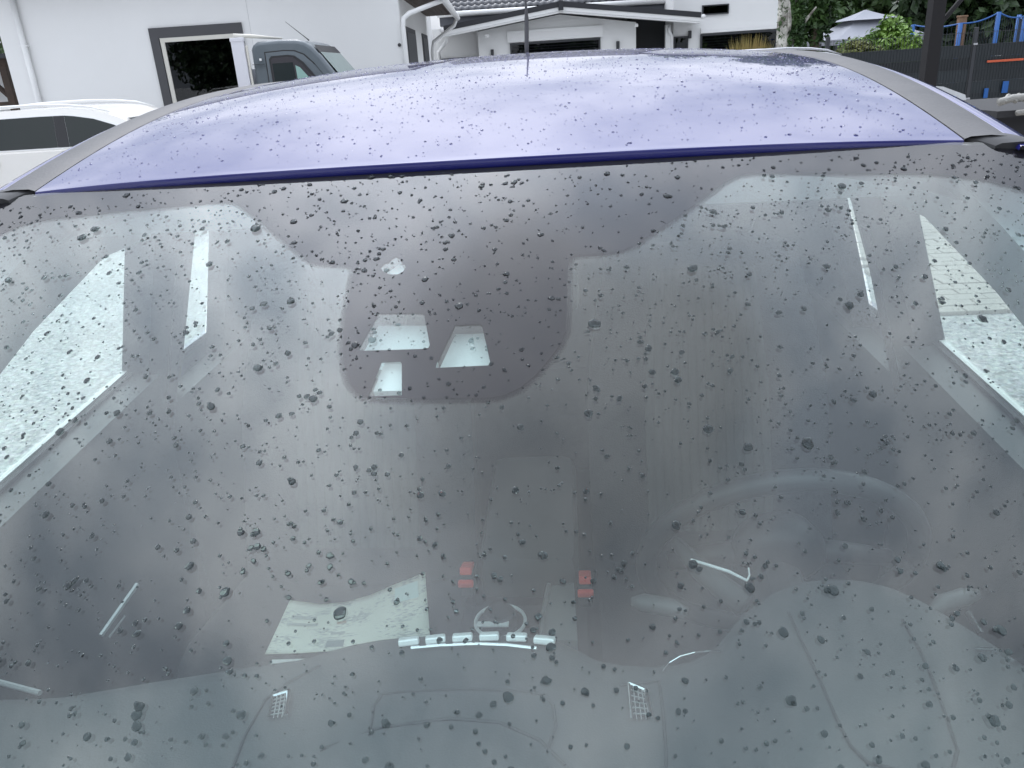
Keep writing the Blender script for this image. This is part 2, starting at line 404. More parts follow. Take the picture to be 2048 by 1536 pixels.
for s_ in (-1, 1):
    def sy(x, s): y = head_y(.57)+.004+(3.28-head_y(.57))*s; return y
    # black roof channel strip
    prof = [(.569, -.010), (.571, .0005), (.578, .0030), (.600, .0040), (.618, .0022), (.6235, -.001), (.625, -.010)]
    st = MB().grid(lambda k, s: np.array([s_*prof[k][0], sy(0, s), roof_z(sy(0, s), .575)+prof[k][1]-.02*(prof[k][0]-.57)]), range(len(prof)), ROWS_Y)
    stro = cpart(st, 'roof_strip', BLACKPL, smooth='auto')
    # end cap that dips over the glass corner
    y0 = sy(0, 0); z0 = roof_z(y0, .575)
    cap = MB().grid(lambda k, s: np.array([s_*(prof[k][0]+(.004 if k > 3 else 0)+.030*s), y0+.012-.024*s, z0+prof[k][1]*1.1+.0015-.006*s-.02*(prof[k][0]-.57)-.004*s*s+(0 if 0 < k < 6 else -.012)]), range(len(prof)), lin(0, 1, 6))
    cap.grid(lambda k, s: np.array([s_*(prof[k][0]+(.004 if k > 3 else 0)+.030), y0-.012+.01*s, z0+(prof[k][1]*1.1+.0015-.010 if 0 < k < 6 else prof[k][1]*1.1-.0205)-.02*(prof[k][0]-.57)-.02*s]), range(len(prof)), [0, 1])
    cpart(cap, 'strip_end_cap', CAPM, stro, smooth='auto')
    # blue outer roof rail, curling down to the door frames
    pr = [(.6252, -.009), (.627, -.004), (.640, -.0045), (.655, -.010), (.672, -.024), (.686, -.045), (.694, -.075), (.690, -.11)]
    rail = MB().grid(lambda k, s: np.array([s_*pr[k][0], .985+(3.3-.985)*s, roof_z(.985+(3.3-.985)*s, .575)-.001+pr[k][1]]), range(len(pr)), ROWS_Y)
    cpart(rail, 'roof_side_rail', PAINT, smooth=True)
    # outside pillar beside the windshield
    pl = MB()
    def pil(k, v):
        p = WS(s_*1.0, v); o_ = [(.0, -.02, 0), (.0, .0, .006), (.02, .02, .008), (.055, .06, -.01), (.065, .10, -.04), (.03, .10, -.07)][k]
        return p+np.array([s_*o_[0], o_[1], o_[2]])
    pl.grid(pil, range(6), lin(.10, 1, 20))
    cpart(pl, 'windshield_pillar', PAINT, smooth=True)
# roof headliner
hl = MB().grid(lambda x, s: np.array([x*1.12, 1.02+.1*x*x+2.2*s, roof_z(1.02+.1*x*x+2.2*s, x)-.055-.05*(abs(x)/.57)**4]), lin(-.57, .57, 15), lin(0, 1, 16))
cpart(hl, 'headliner', PALE, smooth=True)
# antenna at the back of the roof
ab = Vector((-.015, 3.02, roof_z(3.02, 0)))
an = cpart(MB().lathe([(.0, .0), (.03, 0), (.026, .008), (.012, .02), (.008, .03), (0, .031)], 14, Matrix.Translation(ab)), 'antenna', RUBBER, smooth=True)
cpart(MB().tube([ab+Vector((0, 0, .015)), ab+Vector((0, .01, .06)), ab+Vector((.004, .02, .15)), ab+Vector((.004, .022, .175)), ab+Vector((.001, .03, .30)), ab+Vector((-.004, .04, .48))], [.006, .0075, .0075, .0045, .0035, .0025], 8), 'antenna_mast', BLACKPL, an, smooth=True)

# --- cabin sides: everything lies on a leaning side plane
def sx(z, s, o=0.0): return s*(.80-.42*(max(z, 1.0)-1.07)-o)
def side_panel(name, poly, m, s, t0=.0, t1=.04, parent=None, smooth=False):
    return cpart(MB().prism(poly, lambda y, z: (sx(z, s, t0), y, z), lambda y, z: (sx(z, s, t1), y, z)), name, m, parent, smooth)
for s in (-1, 1):
    side_panel('pillar_trim', [(1.45, 1.085), (1.37, 1.375), (1.34, 1.52), (1.52, 1.54), (1.555, 1.335), (1.635, 1.0), (1.47, .98)], DARKPL, s, -.005, .05)
    side_panel('rail_trim', [(1.20, 1.375), (1.355, 1.375), (1.34, 1.50), (1.06, 1.46), (.90, 1.375), (1.03, 1.31)], PALE, s, -.01, .05)
    side_panel('windshield_pillar_trim', [(1.03, 1.31), (.90, 1.375), (.55, 1.115), (.37, .97), (.40, .94), (.46, .985)], PALE, s, -.01, .05)
    side_panel('added_rear_screen', [(1.735, 1.335), (1.58, 1.36), (1.53, 1.54), (3.25, 1.52), (3.45, 1.0), (1.87, .98), (1.83, 1.12)], DARKPL, s, .004, .05)  # added dark panel, shuts out all but a bright slice of rear window
    # door: inner panel and pale lip under the glass
    door = side_panel('front_door', [(.42, .93), (.50, .990), (1.45, 1.083), (1.47, .98), (1.45, .35), (.30, .35)], DASH, s, .012, .075)
    side_panel('window_lip', [(.46, .992), (1.45, 1.086), (1.45, 1.094), (.46, 1.000)], WHITE, s, -.004, .006, door)
    side_panel('window_seal', [(.46, .990), (1.45, 1.083), (1.45, 1.0905), (.46, .997)], RUBBER, s, .008, .018, door)
    side_panel('door_window', [(.46, 1.0), (1.45, 1.094), (1.37, 1.375), (1.20, 1.375), (1.03, 1.31)], GLASS_S, s, .0, .001, door)
    rd = side_panel('rear_door', [(1.50, .975), (3.3, 1.0), (3.3, .35), (1.52, .35)], DASH, s, .012, .07)
    side_panel('door_window', [(1.58, 1.0), (1.90, 1.0), (1.76, 1.37), (1.54, 1.37)], GLASS_S, s, -.008, -.007, rd)
    # belt webbing on the pillar
    cpart(MB().prism([(1.47, 1.30), (1.515, 1.30), (1.50, .85), (1.455, .85)], lambda y, z: (sx(z, s, .056), y, z), lambda y, z: (sx(z, s, .058), y, z)), 'seat_belt', CARPET)
# outside body
def hull(y):
    k = [(-.98, .70, .42, .30), (-.9, .84, .70, .20), (-.6, .90, .86, .18), (-.1, .925, .98, .18), (.2, .93, 1.0, .18), (1.0, .935, 1.04, .18), (2.0, .935, 1.03, .18), (3.0, .925, 1.02, .20), (3.45, .88, .98, .24), (3.62, .78, .80, .34)]
    for a, b_ in zip(k[:-1], k[1:]):
        if y <= b_[0]:
            t_ = (y-a[0])/(b_[0]-a[0]); return [a[i]+(b_[i]-a[i])*t_ for i in (1, 2, 3)]
    return list(k[-1][1:])
for s in (-1, 1):
    bs = MB()
    def bsf(k, y):
        wdt, zt, zb = hull(y); zs = [(zb, .90), (zb+.12, .97), ((zb+zt)/2, 1.0), (zt-.12, .985), (zt-.03, .93), (zt, .875)][k]
        return (s*wdt*zs[1], y, zs[0])
    bs.grid(bsf, range(6), lin(-.98, 3.62, 44))
    cpart(bs, 'body_side', PAINT, smooth=True)
hd = MB().grid(lambda x, y: (x*hull(y)[0]*.874, y, hull(y)[1]+.045*(1-x*x)+.002), lin(-1, 1, 17), lin(-.9, .12, 16))
cpart(hd, 'bonnet', PAINT, smooth=True)
cpart(MB().box((0, .10, .955), (1.36, .16, .06), bev=.02), 'wiper_cowl', RUBBER)
cpart(MB().grid(lambda x, z: (x*.74*(1-.1*(z-.3)), -.99-.06*(1-x*x), z), lin(-1, 1, 11), lin(.25, .70, 6)), 'front_bumper', PAINT, smooth=True)
cpart(MB().span((-.86, -.9, .15), (.86, 3.5, .24)), 'underbody', RUBBER)
tg = cpart(MB().prism([(-.80, .30), (.80, .30), (.78, .98), (-.78, .98)], lambda x, z: (x, 3.63-.1*(z-.3), z), lambda x, z: (x, 3.56-.1*(z-.3), z)), 'tailgate', PAINT)
cpart(MB().prism([(-.70, .99), (.70, .99), (.56, 1.55), (-.56, 1.55)], lambda x, z: (x, 3.56-.45*(z-.98), z), lambda x, z: (x, 3.555-.45*(z-.98), z)), 'rear_window', GLASS_S, tg)
for s in (-1, 1):
    for y in (-.35, 2.42):
        Mx = Matrix.Translation((s*.80, y, .335)) @ Matrix.Rotation(s*R(90), 4, 'Y')
        wh = cpart(MB().lathe([(.22, -.11), (.30, -.11), (.33, -.085), (.335, -.03), (.335, .03), (.33, .085), (.30, .11), (.22, .11)], 28, Mx), 'wheel', TYRE, smooth=True)
        cpart(MB().lathe([(.0, .06), (.07, .06), (.09, .085), (.20, .07), (.225, .10), (.225, -.1)], 20, Mx), 'rim', RIM, wh)
cpart(MB().span((-.72, .15, .26), (.72, 3.5, .29)), 'cabin_floor', CARPET)
cpart(MB().span((-.74, .12, .29), (.74, .17, .93)), 'bulkhead', RUBBER)

# --- sun visors (their front edges catch the sky)
for s in (-1, 1):
    vz = MB().grid(lambda x, k: np.array([s*x, [1.050, 1.075, 1.085, 1.20, 1.20, 1.07][k]+.09*x*x, [1.475, 1.440, 1.434, 1.470, 1.488, 1.488][k]-.02*x]), lin(.17, .575, 8), range(6))
    cpart(vz, 'sun_visor', PALE, smooth='auto')

# --- dashboard
bnd = [(-260, 1412), (0, 1391), (60, 1391), (130, 1386), (300, 1357), (430, 1337), (540, 1320), (600, 1312), (640, 1300), (700, 1283), (760, 1272), (800, 1268), (880, 1264), (960, 1262), (1040, 1264), (1110, 1272), (1150, 1290), (1190, 1312), (1240, 1322), (1300, 1326), (1380, 1316), (1430, 1290), (1470, 1240), (1510, 1203), (1560, 1172), (1610, 1156), (1660, 1150), (1720, 1153), (1780, 1166), (1840, 1192), (1900, 1226), (1960, 1264), (2010, 1296), (2050, 1326), (2110, 1352), (2260, 1384)]
def dash_h(x, y):
    z = .985+.012*math.exp(-((x+.02)/.16)**2)
    cb_ = .013/(1+math.exp((abs(x+.02)-.128)/.010))/(1+math.exp(min(60, (y-.685+.9*(x+.02)**2)/.008)))/(1+math.exp(min(60, (.50-y)/.02)))
    z += cb_*(1 if y > .45 else 0)
    z += .045*math.exp(-((x-.42)/.15)**4)*(1/(1+math.exp(-(y-.52)/.05)))
    return z
rear = []
for px_, py_ in bnd:
    z = 1.0
    for _ in range(12):
        p = atz(px_, py_, z); z = dash_h(p[0], p[1])
    rear.append((float(p[0]), float(p[1])))
rx = np.array([p[0] for p in rear]); ry = np.array([p[1] for p in rear])
od = np.argsort(rx); rx, ry = rx[od], ry[od]
def rear_y(x): return float(np.interp(x, rx, ry))
def front_y(x): return .14+.32*x*x
DX = sorted(set(list(np.round(np.linspace(-.74, .74, 149), 4))))
dt = MB()
def dash_fn(x, k):
    yr, yf = rear_y(x), front_y(x)
    if k <= 44:
        y = yf+(yr-yf)*k/44
        z = dash_h(x, y)
        if k == 44: z -= .006
        if k == 43: y = min(y, yr-.010); z = dash_h(x, y)-.001
        g_ = WS(max(-1, min(1, x/.74)), .93)
        return (x, y, min(z, 1.0 if y < .25 else 2)-max(0, (.30-y))*.10)
    a = [(.002, -.02), (-.02, -.06), (-.07, -.16), (-.10, -.30), (-.16, -.42)][k-45]
    return (x, yr+a[0], dash_h(x, yr)+a[1])
dt.grid(dash_fn, DX, range(50))
dash = cpart(dt, 'dashboard', DASH, smooth='auto')
# seam lines pressed in the binnacle hood and the central lid
def on_dash(px_, py_, dz=.001):
    z = 1.0
    for _ in range(12): p = atz(px_, py_, z); z = dash_h(p[0], p[1])+dz
    return Vector(p)
SEAM = mat('dash_seam', (.032, .034, .036), .8)
for ln in [[(1577, 1225), (1600, 1275), (1640, 1360), (1670, 1430), (1700, 1490), (1735, 1525), (1790, 1538)],
           [(1805, 1240), (1840, 1300), (1870, 1370), (1895, 1440), (1915, 1500), (1905, 1540)],
           [(1240, 1370), (1318, 1362), (1326, 1420), (1332, 1500), (1333, 1560)],
           [(465, 1536), (490, 1470), (530, 1400), (575, 1365), (640, 1330)],
           [(738, 1470), (748, 1410), (765, 1388), (800, 1383), (930, 1378), (1060, 1383), (1090, 1390), (1106, 1410), (1112, 1450), (1095, 1500)],
           [(640, 1500), (760, 1455), (900, 1437), (1000, 1445), (1080, 1480), (1130, 1530)]]:
    P = [on_dash(*p) for p in ln]; Q = []
    for a, b_ in zip(P[:-1], P[1:]): Q += [a.lerp(b_, k/3) for k in range(3)]
    cpart(MB().tube(Q+[P[-1]], .0017, 6), 'panel_seam', SEAM, dash)
# air vents either side with bright frames and slats
for q in ([(546, 1392), (578, 1382), (572, 1432), (538, 1436)], [(1258, 1366), (1292, 1380), (1302, 1436), (1264, 1438)]):
    P = [on_dash(*p, .004) for p in q]; v = cpart(MB().add([tuple(p-Vector((0, 0, .003))) for p in P], [(0, 1, 2, 3)]), 'air_vent', RUBBER, dash)
    cpart(MB().tube([P[0], P[1]], .0020, 6).tube([P[1], P[2]], .0028, 6).tube([P[3], P[0]], .0016, 6), 'vent_frame', CHROME, v)
    for k in range(1, 6):
        cpart(MB().tube([P[0].lerp(P[3], k/6)+Vector((0, 0, -.001)), P[1].lerp(P[2], k/6)+Vector((0, 0, -.001))], .0009, 4), 'vent_slat', SATIN, v)
    for k in range(1, 4):
        cpart(MB().tube([P[0].lerp(P[1], k/4)+Vector((0, 0, -.0012)), P[3].lerp(P[2], k/4)+Vector((0, 0, -.0012))], .0007, 4), 'vent_fin', SATIN, v)
# row of bright switches along the top of the centre stack, and the thin bright line under it
for a, b_ in [((797, 1286), (838, 1279)), ((851, 1281), (891, 1275)), ((905, 1276), (945, 1273)), ((959, 1273), (998, 1272)), ((1013, 1273), (1054, 1275)), ((1068, 1277), (1110, 1283))]:
    p, q = on_dash(*a, .006), on_dash(*b_, .006); d = (q-p); ang = math.atan2(d.y, d.x)
    cpart(MB().box((p+q)/2, (d.length, .013, .008), Matrix.Rotation(ang, 3, 'Z') @ Matrix.Rotation(R(-22), 3, 'X'), .002), 'switch', BRIGHT, dash)
cpart(MB().tube([on_dash(*p, .005) for p in [(822, 1296), (880, 1291), (950, 1288), (1010, 1290), (1073, 1297)]], .0022, 6), 'bright_strip', CHROME, dash)
cpart(MB().tube([on_dash(*p, .002) for p in [(1325, 1342), (1338, 1326), (1360, 1313), (1390, 1305), (1420, 1302), (1443, 1303)]], .0010, 6), 'bright_ring', CHROME, dash)
cpart(MB().tube([on_dash(*p, .004) for p in [(1950, 1297), (1985, 1298)]], .0015, 6), 'bright_ring', CHROME, dash)
cpart(MB().tube([on_dash(*p, .004) for p in [(2025, 1320), (2070, 1312)]], .0018, 6), 'bright_ring', CHROME, dash)

# --- steering wheel
wc = Vector((.415, 1.075, .875)); tilt = R(114)          # rim plane tilted back
Mw = Matrix.Translation(wc) @ Matrix.Rotation(tilt, 4, 'X')
def ring(a, r=.205): return Mw @ Vector((r*math.cos(a), r*math.sin(a)*1.0, 0))
sw = cpart(MB().tube([ring(2*math.pi*k/48) for k in range(49)], .0165, 12), 'steering_wheel', mat('black_leather', (.035, .037, .040), .42, bump=(300, .2, .001)), smooth=True)
for a0 in (0, 180, 270):
    a = R(a0); cpart(MB().tube([ring(a, .17), ring(a, .10) + Mw.to_3x3() @ Vector((0, 0, -.012)), ring(a, .04)+Mw.to_3x3() @ Vector((0, 0, -.015))], [.014, .018, .022], 8), 'spoke', DARKPL, sw, smooth=True)
cpart(MB().lathe([(0, .018), (.05, .016), (.07, .006), (.074, -.02), (.06, -.05), (0, -.06)], 24, Mw), 'hub', DARKPL, sw, smooth=True)
for pl_ in ([(1382, 1119), (1420, 1131), (1458, 1143), (1494, 1161), (1499, 1150), (1497, 1136)],):
    P = [Vector(atz(*p, .995)) for p in pl_]
    cpart(MB().tube(P[:4], [.0016, .0022, .0022, .0016], 6).tube(P[3:], .0012, 6), 'spoke_trim', BRIGHT, sw)
cpart(MB().tube([Vector((.40, .74, .80)), Vector((.405, 1.05, .85))], .045, 10), 'steering_column', DARKPL)
# spoke arm seen between rim and binnacle
cpart(MB().tube([Vector(atz(1352, 1085, .95)), Vector(atz(1400, 1140, .945)), Vector(atz(1490, 1210, .93))], [.010, .015, .018], 8), 'spoke', SATIN if False else DASH, sw, smooth=True)
for q, e_ in (([(1262, 1203), (1285, 1205), (1345, 1216), (1372, 1226)], None), ([(1862, 1222), (1885, 1208), (1930, 1194), (1955, 1188)], None)):
    P = [Vector(atz(*p, .93)) for p in q]
    cpart(MB().tube(P, [.006, .0125, .0125, .007], 10), 'column_stalk', mat('stalk_grey', (.085, .088, .09), .5), smooth=True)
cpart(MB().tube([Vector(atz(1936, 1226, .95)), Vector(atz(1962, 1268, .95))], .004, 6), 'vent_trim', CHROME, dash)
cpart(MB().tube([Vector(atz(202, 1271, .95)), Vector(atz(275, 1168, .98))], .0035, 6).tube([Vector(atz(218, 1275, .94)), Vector(atz(250, 1232, .95))], .0015, 6), 'vent_trim', SATIN, dash)
cpart(MB().tube([Vector(atz(-10, 1362, 1.0)), Vector(atz(80, 1386, 1.0))], .0032, 6), 'vent_trim', SATIN, dash)

# --- centre console
con = cpart(MB().prism([(.62, .30), (.62, .70), (.74, .80), (.86, .735), (1.04, .70), (1.20, .70), (1.20, .30)], lambda y, z: (-.105, y, z), lambda y, z: (.115, y, z)), 'centre_console', DARKPL)
cpart(MB().box((.012, 1.42, .745), (.185, .42, .10), bev=.03), 'armrest', mat('armrest_vinyl', (.055, .058, .06), .6), con, smooth='auto')
dial = Vector(atz(1000, 1232, .72)); dial.z = .705
cpart(MB().lathe([(0, .026), (.024, .026), (.028, .022), (.029, 0)], 24, Matrix.Translation(dial)), 'gear_dial', DARKPL, con, smooth='auto')
cpart(MB().tube([dial+Vector((.044*math.cos(a), .044*math.sin(a), .004)) for a in lin(0, 2*math.pi, 33)], .0034, 6), 'dial_ring', BRIGHT, con)
cpart(MB().box(dial+Vector((-.01, -.028, .020)), (.055, .012, .004), bev=.001), 'dial_plate', BRIGHT, con)
trp = [(1085, 1278), (1082, 1240), (1096, 1160), (1122, 1142), (1142, 1119), (1146, 1119), (1150, 1200), (1155, 1282)]
T = [Vector(atz(*p, .735)) for p in trp]
cpart(MB().add([tuple(p) for p in T]+[tuple(p-Vector((0, 0, .03))) for p in T], [tuple(range(8)), tuple(range(15, 7, -1))]+[(i, i+8, (i+1) % 8+8, (i+1) % 8) for i in range(8)]), 'console_trim', mat('console_grey_trim', (.17, .18, .18), .4), con)
cpart(MB().tube([Vector(atz(*p, .738)) for p in [(1084, 1270), (1084, 1238), (1099, 1162), (1124, 1146), (1146, 1135)]], .004, 6), 'console_edge', SATIN, con)
for q in ([(925, 1122), (948, 1124), (942, 1160), (926, 1161)], [(1158, 1140), (1180, 1139), (1182, 1180), (1160, 1180)]):
    P = [Vector(atz(*p, .755)) for p in q]; c = sum(P, Vector())/4
    b1 = cpart(MB().box(c-Vector((0, 0, .02)), (.024, .052, .05), Matrix.Rotation(R(-20), 3, 'X'), .004), 'seat_belt_buckle', DARKPL)
    cpart(MB().box(c+Vector((0, -.004, .008)), (.022, .046, .014), Matrix.Rotation(R(-20), 3, 'X'), .003).box(c+Vector((0, -.034, -.004)), (.028, .012, .012), None, .003), 'release_button', RED, b1)

# --- seats
def seat(x, y0, tag_):
    bmx = MB().grid(lambda u, v: (x+.25*u, y0+.50*v, .56+.08*(1-v)+.035*abs(u)**3-.08*max(0, .12-v)/.12), lin(-1, 1, 15), lin(0, 1, 12))
    s0 = cpart(bmx, 'front_seat', SEAT, smooth=True)
    cpart(MB().box((x, y0+.27, .45), (.46, .46, .16), bev=.03), 'seat_base', CARPET, s0)
    # backrest: padded slab leaning backwards
    def back(u, v, side_):
        wd = .255-.05*max(0, v-.55)*2.2
        z = .58+.66*v; y = y0+.43+.24*v - side_*(.055-.02*v) + side_*.03*(-abs(u)**4)*-1 - (side_ > 0)*.035*abs(u)**3
        if v > .9: z -= .02*abs(u)**4
        return (x+u*wd, y, z)
    bk = MB().grid(lambda u, v: back(u, v, 1), lin(-1, 1, 15), lin(0, 1, 12)).grid(lambda u, v: back(u, v, -1), lin(-1, 1, 15), lin(0, 1, 12))
    bk.grid(lambda k, v: back(-1, v, 1-2*k), [0, 1], lin(0, 1, 12)).grid(lambda k, v: back(1, v, 1-2*k), [0, 1], lin(0, 1, 12)).grid(lambda u, k: back(u, 1, 1-2*k), lin(-1, 1, 15), [0, 1])
    cpart(bk, 'backrest', SEAT, s0, smooth='auto')
    # ribbed centre insert, raised a little from the bolsters
    ins = MB()
    for k in range(14):
        u0 = -.52+k*1.04/14
        ins.grid(lambda u, v: np.array(back(u0+u*1.0/14, .12+.8*v, 1))-np.array([0, .006+.005*math.sin(math.pi*u), 0]), lin(0, 1, 4), lin(0, 1, 8))
    cpart(ins, 'ribbed_insert', SEAT2, s0, smooth=True)
    h = cpart(MB().box((x, y0+.715, 1.315), (.27, .10, .17), Matrix.Rotation(R(-10), 3, 'X'), .045), 'headrest', SEAT, s0, smooth='auto')
    for q in (-.06, .06): cpart(MB().tube([(x+q, y0+.70, 1.20), (x+q, y0+.71, 1.27)], .006, 6), 'headrest_post', CHROME, s0)
seat(-.37, 1.06, 'p'); seat(.39, 1.10, 'd')
rb = cpart(MB().box((0, 2.50, .50), (1.32, .5, .22), bev=.05), 'rear_bench', SEAT, smooth='auto')
cpart(MB().box((0, 2.80, .86), (1.30, .16, .66), Matrix.Rotation(R(-18), 3, 'X'), .05), 'backrest', SEAT, rb, smooth='auto')
for x in (-.42, .0, .42):
    cpart(MB().box((x, 2.93, 1.24), (.26, .09, .14), Matrix.Rotation(R(-12), 3, 'X'), .04), 'headrest', SEAT, rb, smooth='auto')

# --- rain
def dome(n, rings, r, hgt, wob, seed):
    rr = np.random.default_rng(seed); ph = rr.uniform(0, 6.28, 4); am = rr.uniform(.2, 1, 4)*wob/np.array([2, 2.5, 3.5, 5.]); el = 1+rr.uniform(-.12, .25)*min(1, wob*4)
    V = [(0, 0, hgt)]; Fc = []
    for i in range(1, rings+1):
        t_ = i/rings; rad = math.sin(t_*math.pi/2); z = hgt*(1-t_**2.4)
        for k in range(n):
            a = 2*math.pi*k/n; q = r*rad*(1+sum(am[j]*math.cos((j+2)*a+ph[j]) for j in range(4)))
            V.append((q*math.cos(a), q*math.sin(a)*el, z))
    for k in range(n): Fc.append((0, 1+k, 1+(k+1) % n))
    for i in range(rings-1):
        for k in range(n): Fc.append((1+i*n+k, 1+(i+1)*n+k, 1+(i+1)*n+(k+1) % n, 1+i*n+(k+1) % n))
    return np.array(V), Fc
def scatter(n, med, sig, rmax):
    out_ = []
    while len(out_) < n:
        u, v = rng.uniform(-1, 1), rng.uniform(0, 1)
        d = .55+.45*math.sin(u*9+3*math.sin(v*7))*math.sin(v*11+2*u)
        if rng.uniform() > .45+.55*d: continue
        r = med*math.exp(sig*rng.normal())
        if r < rmax: out_.append((u, v, r))
    return out_
def frame_at(P, n, ang):
    n = Vector(n); a = n.orthogonal().normalized(); b_ = n.cross(a); c, s_ = math.cos(ang), math.sin(ang)
    X = a*c+b_*s_; Y = n.cross(X)
    m = Matrix.Identity(4)
    for i in range(3): m[i][0], m[i][1], m[i][2], m[i][3] = X[i], Y[i], n[i], P[i]
    return m
def add_dome(mb, m, r, seed, big=False):
    k = (14, 4) if r > .0022 else (9, 2)
    V, Fc = dome(k[0], k[1], r, r*(.42 if r < .002 else .34 if r < .004 else .24), .07 if r < .002 else .16, seed)
    A = np.array(m)[:3, :3]; T_ = np.array(m)[:3, 3]
    mb.add(V @ A.T + T_, Fc)
dr = scatter(8500, .00108, .50, .0075)
def in_view(P):
    v = P-CAM; z = v@fw; return z > 0 and abs(v@RT/z) < .66 and abs(v@UP/z) < .50
seen = [d for d in dr if in_view(WS(d[0]*.97, .012+.95*d[1]))]
seen.sort(key=lambda d: -d[2]/np.linalg.norm(WS(d[0]*.97, .012+.95*d[1])-CAM))
bigs = set(id(d) for d in seen[:300])
variants = []
for k in range(16):
    V, Fc = dome(18, 4, 1.0, .28, .16 if k % 3 else .28, 100+k)
    if k in (4, 11):                         # two drops that have run together
        V2, F2 = dome(14, 4, .62, .24, .2, 300+k); V2 = V2+np.array([.95, .25, 0]); n0 = len(V); V = np.vstack([V, V2]); Fc = Fc+[tuple(i+n0 for i in q) for q in F2]
    me = bpy.data.meshes.new('water_drop'); me.from_pydata(V.tolist(), [], Fc); me.update()
    if me.polygons[0].normal.z < 0: me.flip_normals()
    me.polygons.foreach_set('use_smooth', [True]*len(me.polygons)); me.materials.append(WATER_G); variants.append(me)
mb = MB()
for i, d in enumerate(dr):
    u, v = d[0]*.97, .012+.95*d[1]; P = WS(u, v, .0002); n = WSn(u, v)
    if id(d) in bigs:
        o = bpy.data.objects.new('water_drop', variants[i % 16]); COL.objects.link(o); o.parent = ws
        o.matrix_basis = Matrix.Translation(-BASE) @ frame_at(P, n, rng.uniform(0, 6.28)) @ Matrix.Scale(d[2], 4)
    else: add_dome(mb, frame_at(P, n, rng.uniform(0, 6.28)), d[2], i)
o = cpart(mb, 'rain_drops', WATER_G, ws, smooth=True, kind='stuff', fix=False)
if sum(p.normal.z for p in o.data.polygons) < 0: o.data.flip_normals()
mb = MB()
for i, d in enumerate(scatter(6500, .00085, .42, .0026)):
    x, s_ = d[0]*.56, .006+d[1]*.62; P = roof_pt(x, s_); e_ = 1e-3
    n = np.cross(roof_pt(x+e_, s_)-P, roof_pt(x, s_+e_)-P); n /= np.linalg.norm(n); n = n if n[2] > 0 else -n
    add_dome(mb, frame_at(P+n*.0003, n, rng.uniform(0, 6.28)), d[2], i+9000)
o = cpart(mb, 'rain_drops', WATER_R, roof, smooth=True, kind='stuff', fix=False)
if sum(p.normal.z for p in o.data.polygons) < 0: o.data.flip_normals()

# --- printed leaflet lying on the passenger seat
pmn = mat('printed_paper', (.74, .76, .66), .8)
t = pmn.node_tree; b = t.nodes['Principled BSDF']
def tn(ty, **k):
    n = t.nodes.new(ty)
    for a, v in k.items():
        if a in n.inputs: n.inputs[a].default_value = v
        else: setattr(n, a, v)
    return n
mp = tn('ShaderNodeMapping'); mp.inputs['Scale'].default_value = (26, 60, 1); t.links.new(t.nodes['tc'].outputs['UV'], mp.inputs[0])
br = tn('ShaderNodeTexNoise', Scale=1.0, Detail=2.0); t.links.new(mp.outputs[0], br.inputs['Vector'])
bl = tn('ShaderNodeTexNoise', Scale=4.0, Detail=1.0); t.links.new(t.nodes['tc'].outputs['UV'], bl.inputs['Vector'])
ml = tn('ShaderNodeMath', operation='MULTIPLY'); t.links.new(br.outputs[0], ml.inputs[0]); t.links.new(bl.outputs[0], ml.inputs[1])
rr = tn('ShaderNodeValToRGB'); rr.color_ramp.elements[0].position = .27; rr.color_ramp.elements[1].position = .33
rr.color_ramp.elements[0].color = (.76, .78, .68, 1); rr.color_ramp.elements[1].color = (.42, .46, .43, 1)
t.links.new(ml.outputs[0], rr.inputs[0]); t.links.new(rr.outputs[0], b.inputs['Base Color'])
lf = empty('leaflet', tuple(Vector(atz(690, 1240, .70))), label='pale printed leaflet curled on the passenger seat behind the dashboard', cat='leaflet')
top_e = [(580, 1200), (640, 1208), (690, 1204), (740, 1190), (790, 1168), (850, 1145)]
bot_e = [(530, 1308), (600, 1306), (660, 1302), (720, 1300), (790, 1300), (862, 1300)]
zt = [.730, .712, .712, .722, .738, .752]; org = Vector(atz(690, 1240, .70))
def sheet_at(u, v):
    k = min(4, int(u*5)); f_ = u*5-k
    sm = lambda A: (A[k][0]*(1-f_)+A[k+1][0]*f_, A[k][1]*(1-f_)+A[k+1][1]*f_)
    a_, c_ = sm(top_e), sm(bot_e); zz = zt[k]*(1-f_)+zt[k+1]*f_
    p = (a_[0]*(1-v)+c_[0]*v, a_[1]*(1-v)+c_[1]*v); z = zz*(1-v)+.715*v+.006*math.sin(v*3.1)
    return Vector(atz(*p, z))-org
U, Vv = lin(0, 1, 16), lin(0, 1, 10)
lm = MB().grid(lambda u, v: sheet_at(u, v), U, Vv); n0 = len(lm.v)
sh = lm.build('sheet', pmn, lf, smooth=True)
uvl = sh.data.uv_layers.new(name='UVMap'); 
for lp in sh.data.loops: i = lp.vertex_index; uvl.data[lp.index].uv = ((i % 16)/15, (i//16)/9)
so_ = sh.modifiers.new('thick', 'SOLIDIFY'); so_.thickness = .0008
INK = mat('grey_ink', (.20, .26, .27), .8); PHO = mat('pale_print_picture', (.62, .74, .70), .8)
def print_patch(u0, u1, v0, v1, m): MB().grid(lambda u, v: sheet_at(u, v)+Vector((0, 0, .0016)), lin(u0, u1, 4), lin(v0, v1, 4)).build('printed_mark', m, lf)
print_patch(.36, .48, .80, .93, INK); print_patch(.37, .47, .63, .68, mat('ink_soft', (.42, .46, .43), .8)); print_patch(.39, .46, .42, .47, mat('ink_brown', (.50, .42, .34), .8)); print_patch(.80, .95, .08, .30, PHO); print_patch(.06, .22, .28, .34, MATS['ink_soft']); print_patch(.05, .25, .42, .47, MATS['ink_soft'])
MB().grid(lambda u, v: sheet_at(u, 1.0)+Vector((.01, -.012*v, -.012-.004*v)), lin(0, .62, 8), [0, 1]).build('lower_sheet', WHITE, lf)

